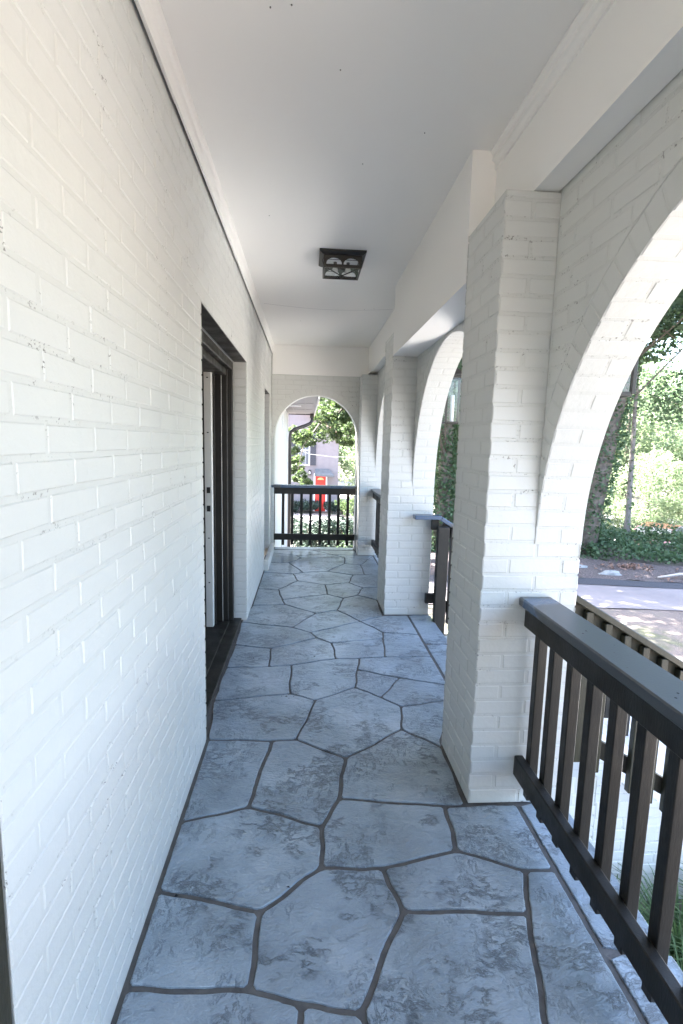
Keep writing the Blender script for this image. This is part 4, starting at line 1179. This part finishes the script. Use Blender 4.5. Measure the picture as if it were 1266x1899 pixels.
# fallen branch, rocks
m = MB(); z = GZ + .07
m.tube([(7.1, 9.55, z), (7.6, 9.62, z + .05), (8.15, 9.75, z + .03), (8.6, 9.98, z + .10), (9.1, 9.95, z + .06), (9.8, 10.1, z + .03)], [.02, .028, .03, .025, .02, .01], 7)
m.tube([(7.9, 9.70, z + .04), (8.2, 10.0, z + .2), (8.3, 10.1, z + .34)], [.02, .014, .007], 6)
m.tube([(7.75, 9.66, z + .03), (7.72, 9.5, z - .02)], [.016, .01], 6)
tag(m.build('fallen_branch', M['branch'], smooth=True), 'bleached fallen branch lying on the mulch beyond the drive', 'branch')
def rock(x, y, sx, sy, sz, seed, label):
    rr = random.Random(seed); m = MB(); vs = []; n, r = 9, 5
    z0 = gh(x, y) + .02; rot = rr.uniform(-.3, .3)
    for j in range(r + 1):
        t = PI / 2 * j / r
        for i in range(n):
            a = 2 * PI * i / n; k = rr.uniform(.8, 1.15)
            px_, py_ = math.cos(a) * math.cos(t) * sx * k, math.sin(a) * math.cos(t) * sy * k
            vs.append((x + px_ * math.cos(rot) - py_ * math.sin(rot), y + px_ * math.sin(rot) + py_ * math.cos(rot), z0 + math.sin(t) * sz * k - .02))
    m.add(vs, [(j * n + i, j * n + (i + 1) % n, (j + 1) * n + (i + 1) % n, (j + 1) * n + i) for j in range(r) for i in range(n)])
    tag(m.build('rock', M['rock']), label, 'rock', 'pale rocks in the mulch bed')
for i, (x, y, a, b, c, lb) in enumerate([(6.35, 9.95, .26, .09, .10, 'long flat pale rock in the mulch bed, nearest the drive'), (6.05, 10.55, .16, .07, .08, 'smaller pale rock behind the long flat rock'),
                                     (5.35, 10.0, .15, .08, .07, 'pale rock at the left end of the mulch bed'), (7.75, 9.35, .12, .06, .06, 'small grey rock just below the fallen branch'), (8.2, 9.2, .10, .05, .05, 'small grey rock at the edge of the gravel, right of its like')]):
    rock(x, y, a, b, c, 400 + i, lb)

# ------------------------------------------------------------------ cars down the slope
def car(x, y, rz, mat, label):
    zb = gh(x, y) + .03
    root = empty('parked_car', (x, y, zb), label, 'car', 'cars parked down the slope'); root.rotation_euler = (0, 0, rz)
    def P(mb): # builder in local coordinates
        return mb
    def lb(mb, name, mat, par=None, smooth=False):
        o = MB.build(mb, name, mat, None, smooth); o.parent = par or root; return o
    W = .88
    side = [(-2.2, .35), (-2.25, .62), (-2.1, .86), (-1.25, .95), (-.6, 1.36), (.55, 1.42), (1.25, 1.30), (1.85, 1.0), (2.2, .92), (2.28, .6), (2.2, .32)]
    ins = [1, 1, .97, .93, .78, .76, .78, .92, .96, 1, 1]
    m = MB(); n = len(side)
    L = [(px_, -W * k, pz) for (px_, pz), k in zip(side, ins)]; Rr = [(px_, W * k, pz) for (px_, pz), k in zip(side, ins)]
    m.add(L + Rr, [tuple(range(n)), tuple(range(n, 2 * n))[::-1]] + [(i, n + i, n + (i + 1) % n, (i + 1) % n) for i in range(n)])
    body = lb(m, 'body', mat)
    m = MB()
    m.quad([(-1.2, -.74, .985), (-.66, -.62, 1.335), (-.66, .62, 1.335), (-1.2, .74, .985)]); lb(m, 'windscreen', M['darkglass']).location = (-.012, 0, .012)
    m = MB(); m.quad([(1.30, -.62, 1.295), (1.82, -.74, 1.03), (1.82, .74, 1.03), (1.30, .62, 1.295)]); lb(m, 'rear_window', M['darkglass']).location = (.012, 0, .012)
    for s in (-1, 1):
        m = MB(); m.quad([(-1.0, s * .842, .99), (-.55, s * .715, 1.31), (.5, s * .70, 1.355), (.5, s * .842, .99)]); m.quad([(.58, s * .842, .99), (.58, s * .70, 1.35), (1.2, s * .72, 1.26), (1.55, s * .84, 1.02)])
        lb(m, 'side_window', M['darkglass'])
        m = MB(); m.cbox((-2.27, s * .78 - .13, .62), (-2.15, s * .78 + .05, .76), .02); lb(m, 'headlight', M['lamp_white'])
        m = MB(); m.cbox((2.14, s * .74 - .12, .7), (2.27, s * .74 + .08, .88), .02); lb(m, 'tail_light', M['lamp_red'])
        for wx in (-1.4, 1.4):
            m = MB(); m.tube([(wx, s * (W - .17), .32), (wx, s * (W + .015), .32)], .32, 20); wh = lb(m, 'wheel', M['tyre'])
            m = MB(); m.tube([(wx, s * (W + .016), .32), (wx, s * (W + .024), .32)], .19, 14); lb(m, 'rim', M['hub'], wh)
    m = MB(); m.cbox((-2.32, -.84, .36), (-2.2, .84, .54), .03); lb(m, 'bumper', mat)
    m = MB(); m.cbox((2.2, -.84, .36), (2.33, .84, .54), .03); lb(m, 'bumper', mat)
car(15.3, 20.8, R(38), M['carred'], 'dark red car with a bright windscreen, half hidden by the ivy')
car(17.6, 20.2, R(60), M['carblue'], 'silver blue car at the right edge behind the ivy')

# ------------------------------------------------------------------ house wing beyond the end wall
wing = empty('house_wing', (XL, 9.5, 0), 'white wing of the house beyond the end arch with a grey soffit and dark downspout', 'house wing')
m = MB(); m.box((-4.0, 7.255, -1.3), (XL + .03, 12.0, 2.16)); m.build('wall', M['white'], wing)
m = MB(); m.cbox((XL + .031, 9.42, -1.2), (XL + .045, 9.50, 2.15), .003); m.build('corner_board', M['white'], wing)
m = MB(); m.cbox((XL + .031, 11.9, -1.2), (XL + .047, 12.0, 2.15), .003); m.build('corner_board', M['white'], wing)
m = MB(); m.box((-4.2, 7.4, 2.165), (0.155, 12.35, 2.20)); m.box((-.3, 7.4, 2.156), (-.285, 12.3, 2.166)); m.box((-.05, 7.4, 2.156), (-.035, 12.3, 2.166))
for y in (9.0, 10.6): m.box((-.45, y, 2.157), (0.10, y + .012, 2.1655))
m.build('soffit', M['soffit'], wing)
m = MB(); m.cbox((-.33, 9.55, 2.150), (-.12, 9.70, 2.1645), .003); m.build('soffit_vent', M['white'], wing)
m = MB(); m.box((0.156, 7.4, 2.12), (0.176, 12.37, 2.31)); m.build('fascia', M['white'], wing)
m = MB(); m.box((-4.2, 12.351, 2.14), (0.155, 12.372, 2.30)); m.cbox((0.06, 12.1, 2.06), (.155, 12.35, 2.164), .01)
gt = m.build('gutter', M['gutter'], wing)
m = MB(); m.quad([(0.2, 7.4, 2.32), (0.2, 12.4, 2.32), (-2.0, 12.4, 3.4), (-2.0, 7.4, 3.4)]); m.quad([(-4.2, 7.4, 2.32), (-4.2, 12.4, 2.32), (-2.0, 12.4, 3.4), (-2.0, 7.4, 3.4)]); m.build('roof', M['shingle'], wing)
m = MB()
m.tube([(0.11, 12.2, 2.12), (0.11, 12.2, 2.0), (0.06, 12.18, 1.93), (-.10, 12.12, 1.86), (-.30, 12.06, 1.79), (-.385, 12.04, 1.72), (-.40, 12.04, 1.6), (-.40, 12.04, -1.2)], .042, 10)
m.build('downspout', M['gutter'], wing, True)

# ------------------------------------------------------------------ neighbouring house
def neighbour():
    YN = 35.0; X1 = 2.17; zb = gh(1, 35) - .05
    root = empty('neighbour_house', (0, YN, zb), 'mauve grey stucco house with a red door seen through the end arch', 'house')
    XR, ZR, ZE = -2.6, 5.6, 2.10
    m = MB()
    o5 = [(-7.4, zb - .5), (X1, zb - .5), (X1, ZE), (XR, ZR), (-7.4, ZE)]
    m.add([(a, YN, b) for a, b in o5] + [(a, YN + 9, b) for a, b in o5], [(0, 1, 2, 3, 4), (9, 8, 7, 6, 5)] + [(k, k + 5, (k + 1) % 5 + 5, (k + 1) % 5) for k in range(5)])
    m.build('wall', M['stucco'], root)
    def slope(m, xa, za, xb, zb_, t, y0, y1, mi):
        m.add([(xa, y0, za), (xb, y0, zb_), (xb, y0, zb_ + t), (xa, y0, za + t), (xa, y1, za), (xb, y1, zb_), (xb, y1, zb_ + t), (xa, y1, za + t)], [(0, 1, 2, 3), (7, 6, 5, 4), (0, 4, 5, 1), (1, 5, 6, 2), (2, 6, 7, 3), (3, 7, 4, 0)], mi)
    m = MB(); k = (ZR - ZE) / (X1 - XR)
    slope(m, X1 + .38, ZE - .38 * k + .01, XR, ZR + .01, .12, YN - .45, YN + 9.3, 1)
    slope(m, XR, ZR + .01, -7.8, ZE - .3, .12, YN - .45, YN + 9.3, 1)
    slope(m, X1 + .40, ZE - .40 * k - .12, XR, ZR - .12, .13, YN - .47, YN - .02, 0)
    m.box((X1 + .0, YN - .44, 1.86), (X1 + .36, YN + 9, 1.98), 0)
    m.build('roof', [M['terra'], M['shingle']], root)
    # upper window: white frame, sashes, shutters
    wx0, wx1, wz0, wz1 = -.62, .22, -.08, 2.02
    f = MB()
    for a, b in (((wx0, wz0), (wx0 + .1, wz1)), ((wx1 - .1, wz0), (wx1, wz1)), ((wx0 + .1, wz0), (wx1 - .1, wz0 + .1)), ((wx0 + .1, wz1 - .1), (wx1 - .1, wz1)), ((wx0 + .1, .92), (wx1 - .1, 1.0))):
        f.box((a[0], YN - .09, a[1]), (b[0], YN - .002, b[1]))
    for k in (1, 2): x = wx0 + .1 + k * (wx1 - wx0 - .2) / 3; f.box((x - .012, YN - .06, wz0 + .1), (x + .012, YN - .003, wz1 - .1))
    wn = f.build('window', M['trim'], root)
    g = MB(); g.box((wx0 + .1, YN - .03, wz0 + .1), (wx1 - .1, YN - .01, wz1 - .1)); g.build('pane', M['pane_sky'] if 'pane_sky' in M else M['steel'], wn)
    for a, b in ((wx0 - .42, wx0 - .03), (wx1 + .03, wx1 + .40)):
        s = MB(); s.box((a, YN - .07, wz0 + .02), (b, YN - .01, wz1 - .02))
        z = wz0 + .1
        while z < wz1 - .12: s.box((a + .05, YN - .085, z), (b - .05, YN - .0705, z + .04)); z += .075
        s.build('shutter', M['shutter'], root)
    dx0, dx1 = .60, 1.33
    dz1 = -.68
    f = MB(); f.box((dx0 - .09, YN - .08, zb), (dx0, YN - .003, dz1 + .08)); f.box((dx1, YN - .08, zb), (dx1 + .09, YN - .003, dz1 + .08)); f.box((dx0, YN - .08, dz1), (dx1, YN - .003, dz1 + .08)); f.build('door_frame', M['white'], root)
    d = MB(); d.box((dx0, YN - .05, zb), (dx1, YN - .004, dz1)); 
    for (a, b) in ((.08, .32), (.42, .66)):
        for (z0, z1) in ((.2, .8), (.95, 1.35)): d.box((dx0 + a, YN - .062, zb + z0), (dx0 + b, YN - .051, zb + z1))
    dd = d.build('door', M['red'], root)
    g = MB(); n = 10; c = (dx0 + dx1) / 2; zc = dz1 - .36
    vs = [(c, YN - .056, zc)] + [(c - .22 * math.cos(PI * i / n), YN - .056, zc + .17 * math.sin(PI * i / n)) for i in range(n + 1)]
    g.add(vs, [(0, i + 1, i + 2) for i in range(n)]); g.build('fanlight', M['gold'], dd)
    a = MB(); ax0, ax1 = .56, 1.86; zt, zl = -.28, -.74
    vs = [(ax0, YN - .01, zt), (ax1 - .35, YN - .01, zt), (ax0, YN - .9, zl + .12), (ax1, YN - .9, zl + .08), (ax0, YN - .9, zl), (ax1, YN - .9, zl - .04), (ax0, YN - .01, zl), (ax1, YN - .01, zl)]
    a.add(vs, [(0, 1, 3, 2), (2, 3, 5, 4), (0, 2, 4, 6), (1, 7, 5, 3)]); a.build('awning', M['awning'], root)
    l = MB(); l.cbox((.12, YN - .12, -.72), (.30, YN - .003, -.36), .02, 0); l.cbox((.16, YN - .15, -.64), (.26, YN - .121, -.48), .01, 1); l.build('wall_lamp', [M['gutter'], M['white']], root)
M['trim'] = plain('dull_white_trim', (0.38, 0.38, 0.38), 0.6, 0.05)
M['pane_sky'] = plain('reflecting_pane', (0.12, 0.13, 0.15), 0.15, 0.3, 2)
neighbour()
m = MB(); m.tube([(-3, 33, 1.9), (.2, 32.6, .75), (1.6, 32.4, .62), (3.2, 32.2, .64)], .008, 5)
# cable ends on two slim posts hidden either side
cb = m.build('service_cable', M['trim']); tag(cb, 'thin pale cable crossing in front of the mauve grey house', 'cable')
# orange slide-like toy on the path
m = MB()
x, y = .56, 24.6; z = gh(x, y) + .02
def tz(o): return (x + o[0], y + o[1], z + o[2])
m2 = MB(); m2.cbox(tz((-.28, -.2, .0)), tz((.30, .22, .16)), .03)
m2.cbox(tz((-.26, -.18, .16)), tz((.0, .20, .40)), .03); m2.cbox(tz((-.30, -.22, .40)), tz((.04, .24, .50)), .02)
tag(m2.build('planter_tub', M['orange']), 'small bright orange tub on the ground before the neighbouring house', 'tub')

# a little dirt on the floor
m = MB(); rr = random.Random(77)
for i in range(26):
    if i < 12: x, y = -0.09 + rr.gauss(0, .02), 2.87 + rr.gauss(0, .035)
    else: x, y = rr.uniform(-.42, .85), rr.uniform(1.1, 6)
    s = rr.uniform(.003, .008); a = rr.uniform(0, 3)
    m.add([(x + s * math.cos(a), y + s * math.sin(a), .002), (x - s * math.sin(a) * .6, y + s * .6 * math.cos(a), .005), (x - s * math.cos(a), y - s * math.sin(a), .002), (x + s * math.sin(a) * .6, y - s * .6 * math.cos(a), .003)], [(0, 1, 2, 3), (0, 3, 2, 1)])
tag(m.build('dirt_crumbs', M['black']), 'dark crumbs of dirt on the stone floor', 'dirt', kind='stuff')
